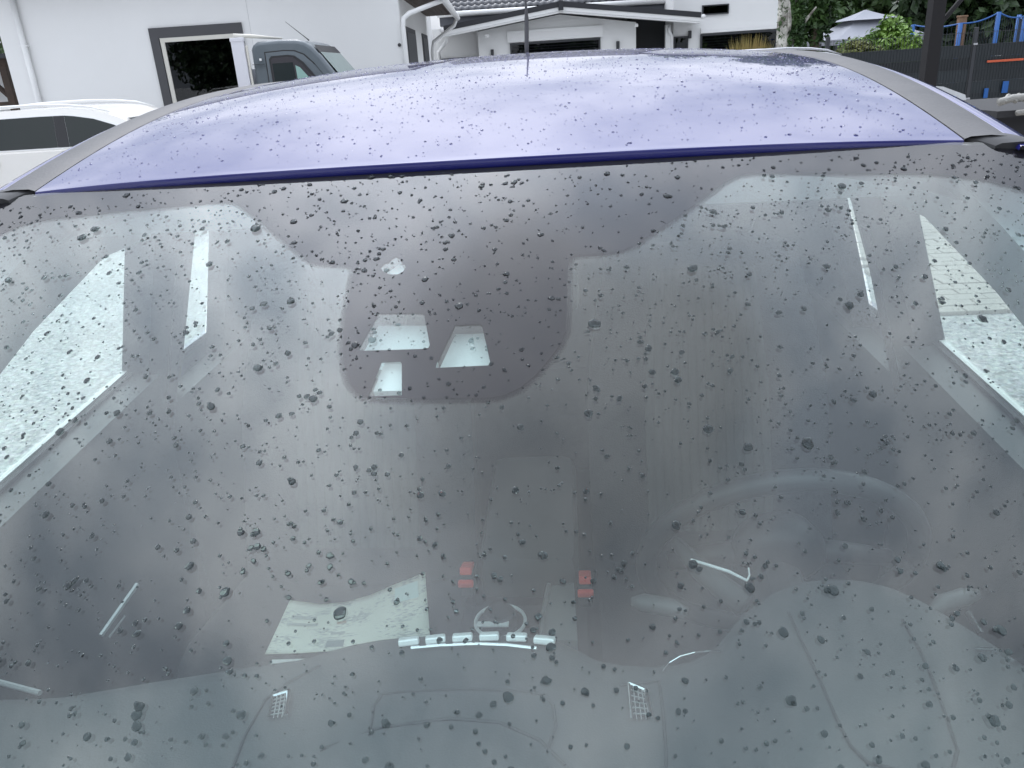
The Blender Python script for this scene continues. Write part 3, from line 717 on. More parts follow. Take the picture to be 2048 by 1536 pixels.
# ================================================================== YARD: helpers
def at_yard(name, X, D, **k): return empty(name, G(X, D, 0), YAW, **k)
def leaves(mb, c, rad, n, size, seed, clumps=26, flat=.9):
    """many small leaf faces gathered in clumps through an ellipsoid"""
    r_ = np.random.default_rng(seed)
    d = r_.normal(size=(clumps, 3)); d /= np.linalg.norm(d, axis=1)[:, None]
    cc = d*(r_.uniform(.25, 1, (clumps, 1))**.45)*np.array(rad)*.82
    w_ = r_.integers(0, clumps, n); k = r_.normal(size=(n, 3)); k /= np.linalg.norm(k, axis=1)[:, None]
    P = np.array(c)+cc[w_]+k*(r_.uniform(0, 1, (n, 1))**.5)*np.array(rad)*.34
    nr = k+r_.normal(size=(n, 3))*.7+np.array([0, 0, .5]); nr /= np.linalg.norm(nr, axis=1)[:, None]
    a = np.cross(nr, r_.normal(size=(n, 3))); a /= np.linalg.norm(a, axis=1)[:, None]; b_ = np.cross(nr, a)
    sz = size*r_.uniform(.6, 1.3, (n, 1)); q = P-a*sz; s_ = P+a*sz; e1 = P+b_*sz*.55+nr*sz*.15; e2 = P-b_*sz*.55+nr*sz*.15
    n0 = len(mb.v); V = np.stack([q, e2, s_, e1], 1).reshape(-1, 3)
    mb.v += [tuple(p) for p in V.tolist()]; mb.f += [(n0+4*i, n0+4*i+1, n0+4*i+2, n0+4*i+3) for i in range(n)]
    return mb
def leafmat(name, c, c2):
    m = bpy.data.materials.new(name); m.use_nodes = True; t = m.node_tree; b = t.nodes['Principled BSDF']; b.inputs['Roughness'].default_value = .5
    tc_ = t.nodes.new('ShaderNodeTexCoord'); n = t.nodes.new('ShaderNodeTexNoise'); n.inputs['Scale'].default_value = 2.3; n.inputs['Detail'].default_value = 4
    t.links.new(tc_.outputs['Object'], n.inputs['Vector']); r = t.nodes.new('ShaderNodeValToRGB')
    r.color_ramp.elements[0].position = .38; r.color_ramp.elements[1].position = .62; r.color_ramp.elements[0].color = (*c, 1); r.color_ramp.elements[1].color = (*c2, 1)
    t.links.new(n.outputs[0], r.inputs[0]); t.links.new(r.outputs[0], b.inputs['Base Color'])
    b.inputs['Transmission Weight'].default_value = 0; MATS[name] = m; return m
LEAF_D = leafmat('dark_leaves', (.018, .035, .014), (.035, .07, .02)); LEAF_M = leafmat('mid_green_leaves', (.035, .075, .02), (.07, .13, .03))
LEAF_L = leafmat('light_green_leaves', (.10, .20, .03), (.22, .36, .06)); IVY = leafmat('ivy_leaves', (.02, .05, .015), (.06, .12, .03))
BARK = mat('brown_bark', (.09, .07, .05), .9, bump=(12, .8, .05)); BIRCH = mat('birch_bark', (.62, .60, .54), .85, bump=(10, .6, .03), vary=(3.5, .12, (.10, .085, .07)))
def tree(name, X, D, h, crown_r, zc, n, size, lm, label, trunk_r=.2, bark=None, group=None, seed=1, cat='tree', clumps=30):
    t_ = at_yard(name, X, D, label=label, cat=cat, group=group); rr = random.Random(seed)
    tr = MB().tube([(0, 0, 0), (rr.uniform(-.1, .1), 0, h*.3), (rr.uniform(-.2, .2), rr.uniform(-.2, .2), h*.6), (0, 0, h*.95)], [trunk_r*1.2, trunk_r, trunk_r*.7, trunk_r*.2], 10)
    for k in range(7):
        a = rr.uniform(0, 6.28); z0 = h*rr.uniform(.3, .75); L = crown_r[0]*rr.uniform(.5, .85)
        tr.tube([(0, 0, z0), (math.cos(a)*L*.5, math.sin(a)*L*.5, z0+h*.08), (math.cos(a)*L, math.sin(a)*L, z0+h*.14)], [trunk_r*.35, trunk_r*.22, trunk_r*.08], 6)
    tr.build('trunk', bark or BARK, t_, smooth=True)
    leaves(MB(), (0, 0, zc), crown_r, n, size, seed, clumps).build('crown', lm, t_, fix=False)
    return t_
ROOM_SHADE = mat('painted_room_shade', (.006, .007, .008), .9); FRAME_C = mat('cream_window_frame', (.62, .60, .54), .5)
GREY_T = mat('anthracite_render', (.075, .075, .08), .8); ANTH = mat('anthracite_metal', (.035, .037, .042), .5)
ROOFD = mat('dark_roof_metal', (.022, .023, .028), .5); WOODB = mat('dark_brown_wood', (.055, .033, .022), .7, bump=(30, .5, .01), vary=(6, .2, (.03, .02, .014)))
BLIND = mat('navy_black_blind', (.012, .013, .018), .7, spec=.2)
def window(parent, x0, x1, z0, z1, y, frame, fw_=.06, depth=.12, side=None):
    """opening seen from -y: frame bars, a pane and a black slab painted as room shade behind it; side=(X, sign) turns it on to a wall along D"""
    mp_ = (lambda a, b_, c_: (a, b_, c_)) if side is None else (lambda a, b_, c_: (side[0]+side[1]*(y-b_), a, c_))
    def bx(m_, a0, a1, b0, b1, c0_, c1_):
        P, Q = mp_(a0, b0, c0_), mp_(a1, b1, c1_); m_.span(P, Q)
    f_ = MB(); bx(f_, x0, x1, y-.012, y+depth, z1-fw_, z1); bx(f_, x0, x1, y-.012, y+depth, z0, z0+fw_); bx(f_, x0, x0+fw_, y-.010, y+depth, z0+fw_, z1-fw_); bx(f_, x1-fw_, x1, y-.010, y+depth, z0+fw_, z1-fw_)
    wn_ = f_.build('window', frame, parent)
    g_ = MB(); bx(g_, x0+fw_*.5, x1-fw_*.5, y+.004, y+.009, z0+fw_*.5, z1-fw_*.5); g_.build('pane', GLASS_H, wn_)
    d_ = MB(); bx(d_, x0+.01, x1-.01, y+.02, y+depth-.002, z0+.01, z1-.01); d_.build('painted_room_shade', ROOM_SHADE, wn_)  # black slab on the wall, the unlit room's shade is in its colour
    return wn_

# ================================================================== WHITE HOUSE on the left
hX, hD = -5.0, 15.5
wh_ = at_yard('white_house', hX, hD, label='white rendered house with a large dark grey framed window behind the pickup', cat='house')
MB().span((-3.55, 0, 0), (3.45, 8.3, 3.6)).build('wall', PLASTER, wh_)
# grey surround, cream frame
x0, x1, z0, z1 = -.95, .68, .2, 2.55
sr = MB().span((x0, -.045, z1-.15), (x1, .02, z1)).span((x0, -.045, z0), (x0+.15, .02, z1-.15)).span((x1-.15, -.045, z0), (x1, .02, z1-.15)); sr.build('window_surround', GREY_T, wh_)
wd_ = window(wh_, x0+.17, x1-.16, z0, z1-.17, -.03, FRAME_C, .07, .06)
MB().span((x0+.15, -.044, z1-.17), (x1-.15, -.030, z1-.15)).build('roller_box', GREY_T, wd_)
# expansion joint and corner beads
MB().span((.815, -.004, 0), (.822, .01, 3.35)).build('render_joint', mat('joint_grey', (.6, .6, .6), .9), wh_)
dp = MB().tube([(-3.15, -.06, 0), (-3.15, -.06, 3.2)], .05, 12).build('downpipe', WHITE, wh_, smooth=True)
for z in (1.0, 2.4): MB().box((-3.15, -.05, z), (.13, .10, .03), bev=.005).build('pipe_clip', WHITE, dp)
# side wall openings (the wall runs away from the camera at the right end)
for a0, a1 in ((.75, 2.75), (4.6, 6.2)):
    dd = MB().span((3.44, a0, .0), (3.475, a1, 2.35)).build('side_door', GREY_T, wh_); MB().span((3.476, a0+.08, .1), (3.484, a1-.08, 2.26)).build('door_panel', ANTH, dd)
# roof with front and side eaves
rf = MB().add([(-4.2, -.6, 3.56), (3.6, -.6, 3.56), (3.6, 8.9, 3.56), (-4.2, 8.9, 3.56), (-4.2, 4.1, 4.1), (2.2, 4.1, 4.1)], [(0, 1, 5, 4), (2, 3, 4, 5), (1, 2, 5), (3, 0, 4), (0, 3, 2, 1)]).build('roof', ROOFD, wh_)
sf = MB().span((3.45, .1, 2.82), (4.16, 6.6, 2.86)).build('side_eave', WOODB, wh_)
for k in range(6): MB().box((3.52+k*.115, 3.35, 2.812), (.108, 6.5, .018), bev=.004).build('soffit_board', WOODB, sf)
MB().span((4.16, .05, 2.72), (4.19, 6.6, 2.90)).build('fascia', WHITE, sf)
MB().tube([(4.245, .0, 2.74), (4.245, 6.65, 2.72)], .058, 12).build('gutter', WHITE, sf, smooth=True)
MB().tube([(4.20, .25, 2.70), (4.05, .22, 2.66), (3.62, .02, 2.52), (3.52, -.04, 2.44), (3.50, -.05, 2.3), (3.50, -.05, 0)], .042, 10).build('downpipe', WHITE, sf, smooth=True)
MB().tube([(4.22, 6.4, 2.70), (4.15, 6.4, 2.55), (3.6, 6.35, 2.2), (3.55, 6.35, 2.0), (3.55, 6.35, 0)], .045, 10).build('downpipe', WHITE, sf, smooth=True)
MB().add([(3.45, .1, 2.87), (4.26, .1, 2.80), (4.26, 6.6, 2.80), (3.45, 6.6, 2.87), (3.45, .1, 3.3), (3.45, 6.6, 3.3)], [(0, 1, 2, 3), (1, 4, 5, 2), (0, 4, 1), (3, 2, 5)]).build('eave_cover', ROOFD, sf)
MB().lathe([(0, .03), (.03, .02), (.03, 0)], 10, Matrix.Translation((3.40, -.0, 2.02)) @ Matrix.Rotation(R(90), 4, 'X')).build('wall_hook', ANTH, wh_)
# wooden shed peeping out left of the house
sh_ = at_yard('garden_shed', -10.6, 17.0, label='brown timber shelter with dark flat roof left of the white house', cat='shelter')
MB().span((-1.3, -.3, 2.28), (1.36, 2.2, 2.36)).build('roof', ROOFD, sh_); MB().span((-1.2, -.2, 2.16), (1.28, -.06, 2.28)).build('beam', WOODB, sh_)
for x in (-1.1, 1.2): MB().box((x, -.12, 1.08), (.14, .14, 2.16), bev=.01).build('post', WOODB, sh_)
MB().tube([(1.14, -.12, 1.6), (.7, -.12, 2.14)], .05, 6).build('brace', WOODB, sh_); MB().span((-1.1, -.14, 1.42), (1.13, -.06, 1.50)).build('rail', WOODB, sh_)
MB().span((-1.1, 1.9, 0), (1.2, 2.0, 2.15)).build('back_panel', PLASTER, sh_)
tree('leafy_tree', -11.5, 22.0, 6, (2.6, 2.4, 2.6), 3.9, 5200, .11, LEAF_M, 'mid green leafy tree behind the timber shelter', .16, seed=21)

# ================================================================== FAR HOUSE with the low gable
fX, fD = 2.0, 24.0
fh = at_yard('gabled_house', fX, fD, label='white bungalow with low black gable roof and narrow dark window', cat='house')
MB().prism([(-2.31, 0), (2.05, 0), (2.05, 2.42), (-.05, 2.74), (-2.31, 2.44)], lambda x, z: (x, 0, z), lambda x, z: (x, .25, z)).build('wall', PLASTER, fh)
MB().span((-3.6, .7, 0), (-2.31, .9, 2.6)).build('recessed_wall', PLASTER, fh)
MB().span((-3.5, .66, 0), (-2.36, .69, 1.82)).build('garage_door', ANTH, fh)
# porch on the right of the gable
MB().span((2.05, 1.3, 0), (3.2, 1.5, 2.6)).build('porch_back', mat('painted_porch_shade', (.02, .022, .026), .5), fh)  # near-black colour stands in for the shade inside the porch
MB().box((2.95, .10, 1.15), (.14, .14, 2.3), bev=.01).build('porch_post', WHITE, fh)
# gable roof: slab, white bargeboards, gutters
for sgn, xe, ze in ((-1, -3.20, 2.49), (1, 3.70, 2.41)):
    xr, zr = -.05, 2.90
    MB().prism([(xe, ze), (xr, zr), (xr, zr+.13), (xe, ze+.13)], lambda x, z: (x, -.62, z), lambda x, z: (x, 5.5, z)).build('roof_slab', ROOFD, fh)
    bb = MB().prism([(xe, ze-.10), (xr, zr-.10), (xr, zr-.004), (xe, ze-.004)], lambda x, z: (x, -.60, z), lambda x, z: (x, -.56, z)).build('bargeboard', WHITE, fh)
    MB().prism([(xe, ze-.145), (xr, zr-.145), (xr, zr-.102), (xe, ze-.102)], lambda x, z: (x, -.585, z), lambda x, z: (x, -.30, z)).build('soffit_board', WHITE, bb)
    MB().tube([(xe+sgn*.05, -.65, ze+.02), (xe+sgn*.05, 5.4, ze+.0)], .06, 10).build('gutter', WHITE, fh, smooth=True)
MB().box((-.05, -.63, 2.93), (.13, .12, .24), bev=.01).build('ridge_cap', ROOFD, fh)
wn_ = window(fh, -1.44, 1.06, 1.05, 2.09, -.04, ANTH, .05, .05)
MB().span((-1.50, -.07, 2.11), (1.13, .0, 2.40)).build('shutter_box', WHITE, wn_)
for k in range(14): MB().box((-.19, -.028, 2.02-k*.07), (2.38, .010, .062), Matrix.Rotation(R(8), 3, 'X')).build('blind_slat', BLIND, wn_)
for x in (-1.94, 1.54):
    MB().box((x, -.05, 1.87), (.085, .09, .20), bev=.01).build('wall_lamp', ANTH, fh)
for x, z in ((-2.06, 2.30), (2.0, 2.32)):
    c_ = MB().lathe([(0, .06), (.05, .05), (.06, 0), (.05, -.03)], 12, Matrix.Translation((x, -.33, z))).build('camera_dome', WHITE, fh, smooth=True)
MB().tube([(2.96, -.03, 2.26), (2.96, -.03, 2.15), (3.0, .0, 2.08), (3.05, .05, 2.0), (3.05, .05, 0)], .045, 8).build('downpipe', WHITE, fh, smooth=True)
MB().tube([(-3.16, -.5, 2.42), (-3.16, -.4, 2.25), (-3.45, .5, 2.0), (-3.45, .55, 0)], .05, 8).build('downpipe', WHITE, fh, smooth=True)
# main body and its tiled roof behind the gable
MB().span((-3.2, 2.2, 0), (3.2, 9, 2.98)).build('rear_wall', mat('painted_shade_render', (.45, .45, .46), .9), fh)  # white render turned grey, the shade behind the gable is in its colour
tl = MB(); tilem = mat('anthracite_roof_tiles', (.05, .052, .06), .35)
def tilez(x, r_): return .022*math.sin(x*2*math.pi/.20)
rows = []
for k in range(18):
    y0_, z0_ = 1.55+k*.30, 3.09+k*.135
    tl.grid(lambda x, j: (x, y0_+(.34 if j == 2 else 0), z0_+tilez(x, k)+(.035 if j == 1 else -.01 if j == 0 else .15)), lin(-3.4, 3.4, 205), [0, 1, 2])
mr = MB().add([(-3.4, 1.5, 3.04), (3.4, 1.5, 3.04), (3.4, 7.1, 5.5), (-3.4, 7.1, 5.5)], [(0, 1, 2, 3)]).build('main_roof', ROOFD, fh)
tl.build('roof_tiles', tilem, mr, kind='stuff', smooth=True, fix=False)
MB().tube([(-3.45, 1.42, 3.0), (3.45, 1.42, 2.98)], .075, 12).build('gutter', WHITE, mr, smooth=True)
MB().span((-3.4, 1.5, 2.70), (3.4, 2.2, 2.94)).build('eave_box', mat('slate_grey_board', (.10, .105, .12), .6), mr)
# right wing
rw = at_yard('house_wing', 6.75, 24.2, label='tall white house wing with small high window and long dark shutter', cat='house')
MB().span((-1.62, .05, 0), (1.35, 8, 4.6)).build('wall', PLASTER, rw)
window(rw, -.83, -.09, 2.49, 2.74, .01, ANTH, .03, .05)
w2 = window(rw, -.86, 1.30, .6, 2.01, .005, ANTH, .05, .055); MB().span((-.86, -.02, 2.03), (1.32, .05, 2.16)).build('lintel', WHITE, w2)
for k in range(18): MB().box((.22, .018, 1.93-k*.072), (2.02, .010, .064), Matrix.Rotation(R(8), 3, 'X')).build('shutter_slat', BLIND, w2)
window(rw, -1.60, -1.20, 1.0, 1.99, .01, ANTH, .04, .05)
MB().box((-1.16+.0, -.0, 2.02), (.0801, .09, .20), bev=.01).build('wall_lamp', ANTH, rw)
MB().span((-1.8, -.5, 4.6), (1.6, 8.4, 4.75)).build('roof', ROOFD, rw)

# ================================================================== RIGHT: planting, gazebo, fence, trampoline
bt = tree('birch_tree', 5.62, 16.2, 4.6, (.9, .9, .9), 4.0, 2600, .07, LEAF_M, 'pale birch trunk with ivy climbing up it', .15, BIRCH, seed=31)
iv = MB()
leaves(iv, (.16, -.05, 2.0), (.09, .12, 1.3), 1500, .06, 41, 50); leaves(iv, (-.17, -.05, 2.3), (.07, .1, .9), 700, .055, 42, 34); leaves(iv, (0, -.1, 3.4), (.25, .2, .9), 500, .05, 43, 24); leaves(iv, (.02, -.17, 1.9), (.12, .04, .8), 420, .05, 44, 14)
iv.build('ivy', IVY, bt, fix=False)
wt = at_yard('weeping_shrub_tree', 6.42, 17.2, label='dark drooping tree hanging beside the birch trunk', cat='tree')
MB().tube([(0, 0, 0), (.05, 0, 1.5), (.1, 0, 2.4), (0, 0, 3.6)], [.13, .1, .09, .04], 8).build('trunk', BARK, wt, smooth=True)
hg = MB()
for k in range(13):
    a = k*2.4; r_ = .06+.26*random.random(); zb = random.uniform(1.2, 1.9)
    leaves(hg, (math.cos(a)*r_, math.sin(a)*r_, (3.9+zb)/2), (.17, .17, (3.9-zb)/2), 1000, .07, 60+k, 20)
leaves(hg, (0, 0, 3.7), (.6, .6, .5), 1600, .06, 80)
hg.build('crown', IVY, wt, fix=False)
og = at_yard('ornamental_grass', 5.55, 18.4, label='tan ornamental grass clump in front of the white house wing', cat='grass', kind=None)
ogm = mat('straw_grass', (.42, .30, .13), .8, vary=(3, .2, (.22, .22, .06)))
gb = MB(); rr = random.Random(5)
for k in range(1500):
    a = rr.uniform(0, 6.28); r_ = rr.uniform(0, .3); sp = rr.uniform(.03, .60); L = 1.93*(1-.42*(sp/.6)**2)*rr.uniform(.70, 1.0); bx_, by_ = math.cos(a)*r_, math.sin(a)*r_; wd2 = .014
    ex, ey = bx_+math.cos(a)*sp, by_+math.sin(a)*sp; mx_, my_ = (bx_*1.4+ex*.6)/2, (by_*1.4+ey*.6)/2
    gb.add([(bx_-wd2, by_, 0), (bx_+wd2, by_, 0), (mx_+wd2, my_, L*.6), (mx_-wd2, my_, L*.6), (ex, ey, L)], [(0, 1, 2, 3), (3, 2, 4)])
gb.build('blades', ogm, og, kind='stuff', fix=False)
gz = at_yard('gazebo', 12.1, 28.0, label='grey canopy gazebo with two tier peaked roof behind the bushes', cat='gazebo')
CANV = mat('grey_canvas', (.30, .31, .35), .85)
def pyr(hw, z0, z1, top, name, sag=.06):
    def f(u, v):
        a = u*4; k = int(a) % 4; f_ = a-int(a); cs = [(-1, -1), (1, -1), (1, 1), (-1, 1)]
        x = cs[k][0]*(1-f_)+cs[(k+1) % 4][0]*f_; y = cs[k][1]*(1-f_)+cs[(k+1) % 4][1]*f_; s_ = hw*(1-v)+top*v
        return (x*s_, y*s_, z0+(z1-z0)*v - sag*math.sin(math.pi*v)*(1+.4*math.sin(2*math.pi*f_-1.57)))
    return MB().grid(f, lin(0, .99999, 33), lin(0, 1, 9)).build(name, CANV, gz, smooth='auto')
pyr(1.45, 1.62, 2.22, .42, 'canopy'); pyr(.78, 2.17, 2.47, .02, 'top_canopy', .03)
MB().span((-1.45, -1.46, 1.48), (1.45, -1.44, 1.64)).span((-1.46, -1.45, 1.48), (-1.44, 1.45, 1.64)).span((1.44, -1.45, 1.48), (1.46, 1.45, 1.64)).build('valance', CANV, gz)
for x in (-1.4, 1.4):
    for y in (-1.4, 1.4): MB().box((x, y, .8), (.07, .07, 1.6)).build('post', ANTH, gz)
lw = at_yard('garden_awning', 9.7, 27.0, label='small grey awning low beside the gazebo', cat='awning')
MB().prism([(-.45, 1.78), (.5, 1.95), (.5, 1.9), (-.45, 1.72)], lambda x, z: (x, -.6, z-.2), lambda x, z: (x, .6, z)).build('cloth', CANV, lw)
for x in (-.42, .46): MB().box((x, -.5, .78), (.05, .05, 1.56)).build('post', ANTH, lw)
bs_ = at_yard('green_bush', 7.55, 16.4, label='bright yellow green bush rising above the fence', cat='bush')
MB().tube([(0, 0, 0), (.05, .02, .8), (.2, 0, 1.5)], [.05, .04, .015], 6).tube([(0, 0, 0), (-.2, .02, .8), (-.4, 0, 1.4)], [.05, .03, .012], 6).tube([(0, 0, .4), (.3, .1, 1.0), (.4, 0, 1.7)], [.03, .02, .01], 6).build('stems', BARK, bs_, smooth=True)
lb = MB(); leaves(lb, (.08, 0, 1.42), (.62, .5, .56), 2800, .055, 90, 34); leaves(lb, (-.6, 0, 1.35), (.4, .4, .32), 700, .045, 91, 14)
lb.build('foliage', LEAF_L, bs_, fix=False)
hb = at_yard('low_hedge_plant', 6.75, 15.9, label='olive green shrub along the fence beside the bright bush', cat='bush')
MB().tube([(0, 0, 0), (.05, .02, 1.1)], [.04, .015], 6).build('stems', BARK, hb)
leaves(MB(), (0, 0, 1.22), (.62, .35, .42), 2200, .04, 95, 30).build('foliage', leafmat('olive_leaves', (.06, .10, .02), (.16, .17, .04)), hb, fix=False)
# forest beyond the garden
WOOD_TREES = [(9.0, 36, 7.5, (3.4, 2.6, 3.6), LEAF_M, 'mid green broadleaf tree behind the gazebo'), (14.0, 39, 9, (3.8, 3, 4.4), LEAF_D, 'tall dark tree of the wood beyond the gazebo'), (18.5, 37, 8, (3.8, 3, 4.0), LEAF_M, 'mid green tree of the wood right of the gazebo'),
    (12.2, 33.5, 5.5, (2.4, 1.8, 2.7), LEAF_M, 'smaller bright tree just behind the gazebo canopy'), (16.2, 29, 6.5, (2.7, 2.2, 3.2), LEAF_D, 'dark tree standing behind the trampoline net'), (20.5, 27, 7.5, (3.1, 2.6, 3.8), LEAF_D, 'dark tree to the right of the trampoline'),
    (24, 33, 9, (4, 3, 4.6), LEAF_D, 'tallest dark tree at the back of the wood'), (17.5, 19.5, 7, (2.6, 2.4, 3.5), LEAF_D, 'dark tree past the end of the fence'), (18, 11, 8, (2.8, 3, 4.0), LEAF_D, 'dark tree beside the yard, level with the trailer'), (19, 4, 8, (2.8, 3, 4.0), LEAF_D, 'dark tree beside the yard, level with the blue car')]
for i, (X, D, h, cr_, lm, nm) in enumerate(WOOD_TREES):
    tree('woodland_tree', X, D, h, cr_, h-cr_[2]*1.0, 11000, .20 if D > 25 else .16, lm, nm, .22, group='trees of the wood behind the fence', seed=200+i, clumps=60)
for i, (X, D, wh__) in enumerate([(-13, -13, 'opposite the timber shelter'), (-6.5, -15, 'mirrored in the grey framed window'), (-1, -13.5, 'opposite the pickup truck'), (5, -15, 'opposite the gabled house'), (11, -13, 'opposite the house wing'), (16, -9, 'opposite the far end of the fence')]):
    tree('facing_tree', X, D, 6.5, (3.0, 2.6, 3.1), 3.4, 7000, .20, LEAF_D, 'dark tree across the yard '+wh__, .2, group='trees across the yard facing the houses', seed=260+i, clumps=50)
uh = MB()
for k in range(22): leaves(uh, (k*1.05, math.sin(k*1.7)*.8, 1.6), (1.1, .7, 2.0), 1300, .17, 400+k, 18)
uo = uh.build('understorey', LEAF_D, None, fix=False); uo.location = G(7.0, 41.0); uo.rotation_euler = (0, 0, YAW)
tag(uo, 'dark undergrowth massed under the trees of the wood', 'undergrowth', kind='stuff')

# privacy fence: wire panels woven with horizontal strips
fc = at_yard('privacy_fence', 5.68, 14.5, label='anthracite wire panel fence woven with dark plastic strips', cat='fence')
STRIP = mat('anthracite_plastic_strip', (.022, .028, .031), .5, vary=(1.2, .25, (.014, .019, .022)))
tS = STRIP.node_tree; oi = tS.nodes.new('ShaderNodeObjectInfo'); hv = tS.nodes.new('ShaderNodeHueSaturation'); mr_ = tS.nodes.new('ShaderNodeMapRange'); mr_.inputs[3].default_value = .6; mr_.inputs[4].default_value = 1.5
tS.links.new(oi.outputs['Random'], mr_.inputs[0]); tS.links.new(mr_.outputs[0], hv.inputs['Value']); bS = tS.nodes['Principled BSDF']; src = bS.inputs['Base Color'].links[0].from_socket
tS.links.new(src, hv.inputs['Color']); tS.links.new(hv.outputs[0], bS.inputs['Base Color'])
stp = None
for pnl in range(3):
    po = MB().box((pnl*2.5, 0, .84), (.06, .06, 1.68), bev=.005).build('fence_post', ANTH, fc)
    for z in (.55, 1.42): MB().box((pnl*2.5, -.035, z), (.07, .02, .03), bev=.003).build('clamp', RIM, po)
    if pnl == 2: break
    for k in range(7):
        z = .14+k*.195
        if stp is None: stp = MB().box((0, 0, 0), (2.42, .006, .1935), bev=.001).build('privacy_strip', STRIP, fc); o = stp
        else: o = copy_of(stp, fc)
        o.location = (pnl*2.5+1.25, .006*(k % 2), z); o.rotation_euler = (random.uniform(-.02, .02), 0, 0)
    wr = MB()
    for k in range(49): wr.span((pnl*2.5+.05+k*.05-.0025, -.013, .03), (pnl*2.5+.05+k*.05+.0025, -.008, 1.62))
    for z in (.05, .24, .63, 1.02, 1.41, 1.60): wr.span((pnl*2.5+.03, -.016, z-.003), (pnl*2.5+2.47, -.0135, z+.003))
    wr.build('wire_mesh', ANTH, fc, kind='stuff')
# bits tucked in the fence
for i, (x, z, w_, h_, m_, lb_) in enumerate([(2.80, .62, .07, .16, mat('toy_blue', (.015, .10, .33), .55), 'small blue peg board clipped low on the fence'), (3.12, .70, .10, .19, MATS['toy_blue'], 'bright blue tile hung low on the fence'), (3.05, 1.13, .62, .035, mat('toy_orange', (.55, .10, .04), .5), 'long orange bar fixed across the fence')]):
    tt = at_yard('fence_ornament', 5.68+x, 14.46, label=lb_, cat='ornament'); MB().box((0, 0, z), (w_, .02, h_), bev=.004).build('plate', m_, tt)
    MB().box((0, .012, z+h_/2), (.02, .012, .02), bev=.002).build('clip', ANTH, tt)
# trampoline
tp = at_yard('trampoline', 10.5, 19.2, label='garden trampoline with blue padded poles and sagging blue net edge', cat='trampoline')
BLUE = MATS['toy_blue']; NET = mat('dark_net', (.02, .03, .04), .8)
TPX = [(-.64, -1.1, 1.80), (.02, -1.3, 1.96), (.70, -1.1, 1.86), (-1.2, -.2, 1.84), (1.25, 0, 1.9)]
for x, y, z in TPX: 
    p_ = MB().tube([(x, y, 0), (x, y, z)], .045, 10).build('pole', BLUE, tp, smooth=True)
MB().tube([(1.6*math.cos(a), 1.6*math.sin(a)*.8, .75) for a in lin(0, 6.2832, 33)], .10, 8).build('pad', BLUE, tp, smooth=True)
MB().lathe([(0, 0), (1.5, 0), (1.5, -.02), (0, -.02)], 32, Matrix.Translation((0, 0, .74)) @ Matrix.Diagonal((1, .8, 1, 1))).build('mat', RUBBER, tp)
seq = [3, 0, 1, 2, 4]
for a, b_ in zip(seq[:-1], seq[1:]):
    A, B_ = Vector(TPX[a]), Vector(TPX[b_])
    MB().tube([A.lerp(B_, k/6)-Vector((0, 0, .06*math.sin(math.pi*k/6)+.01)) for k in range(7)], .014, 6).build('net_edge', BLUE, tp)
    ng = MB()
    for k in range(1, 12):
        p_ = A.lerp(B_, k/12); zt_ = p_.z-.06*math.sin(math.pi*k/12); ng.span((p_.x-.003, p_.y-.003, .8), (p_.x+.003, p_.y+.003, zt_))
    ng.build('net', NET, tp, kind='stuff')
for x in (-1.2, 1.2): MB().tube([(x, -.8, 0), (x, -.8, .7)], .03, 8).build('leg', RIM, tp)
bp_ = at_yard('timber_post', 10.15, 18.6, label='weathered brown timber post between the blue trampoline poles', cat='post')
MB().box((0, 0, .96), (.15, .15, 1.92), bev=.015).build('shaft', mat('weathered_timber', (.20, .12, .07), .85, bump=(20, .6, .01)), bp_); MB().box((0, 0, 1.93), (.17, .17, .04), bev=.01).build('cap', MATS['weathered_timber'], bp_)
# black carport post with its brace
cp = at_yard('carport_post', 3.60, 7.0, label='black steel carport post with diagonal brace in front of the fence', cat='post')
BLKM = mat('black_powder_coat', (.014, .013, .014), .6, spec=.25, bump=(80, .2, .002))
MB().box((0, 0, 1.25), (.105, .105, 2.5), bev=.006).build('shaft', BLKM, cp); MB().box((0, 0, .008), (.22, .22, .016), bev=.003).build('foot_plate', BLKM, cp)
MB().tube([(.045, 0, 1.69), (.60, 0, 2.35)], .02, 8).build('brace', BLKM, cp); MB().span((.053, -.05, 2.36), (2.2, .05, 2.48)).build('beam', BLKM, cp)
# flatbed trailer with tread plate ramps
tr_ = at_yard('flatbed_trailer', 5.75, 8.1, label='low flatbed trailer with bare aluminium tread edge beside the fence', cat='trailer')
ALU = mat('tread_aluminium', (.28, .275, .255), .5, .5, bump=(45, .8, .01))
dk = MB().span((-1.1, -.4, .86), (1.3, 1.2, .92)).build('deck', RUBBER, tr_)
for k in range(24): MB().tube([(-1.08+k*.095, -.45, 1.0), (-1.02+k*.095, -.41, 1.055)], .024, 6).build('tread_bar', ALU, dk)
MB().tube([(-1.12, -.43, 1.0), (-1.0, -.43, 1.03), (1.3, -.43, 1.05)], .035, 8).build('edge_rail', ALU, tr_, smooth=True)
MB().tube([(-.95, -.45, .90), (1.3, -.45, .95)], .025, 8).build('edge_rail', ALU, tr_, smooth=True)
for x in (-.7, .1, .9): MB().span((x-.02, -.44, .90), (x+.02, -.40, 1.03)).build('stake', RUBBER, tr_)
for x in (-.2, .6):
    wl = MB().lathe([(.12, -.08), (.30, -.08), (.32, -.05), (.32, .05), (.30, .08), (.12, .08)], 22, Matrix.Translation((x, -.25, .32)) @ Matrix.Rotation(R(90), 4, 'X')).build('wheel', TYRE, tr_, smooth=True)
    MB().lathe([(0, .06), (.12, .05), (.13, .085), (.13, -.08)], 16, Matrix.Translation((x, -.25, .32)) @ Matrix.Rotation(R(90), 4, 'X')).build('rim', RIM, wl)
MB().span((-1.0, -.2, .55), (1.2, 1.0, .86)).build('chassis', RUBBER, tr_)

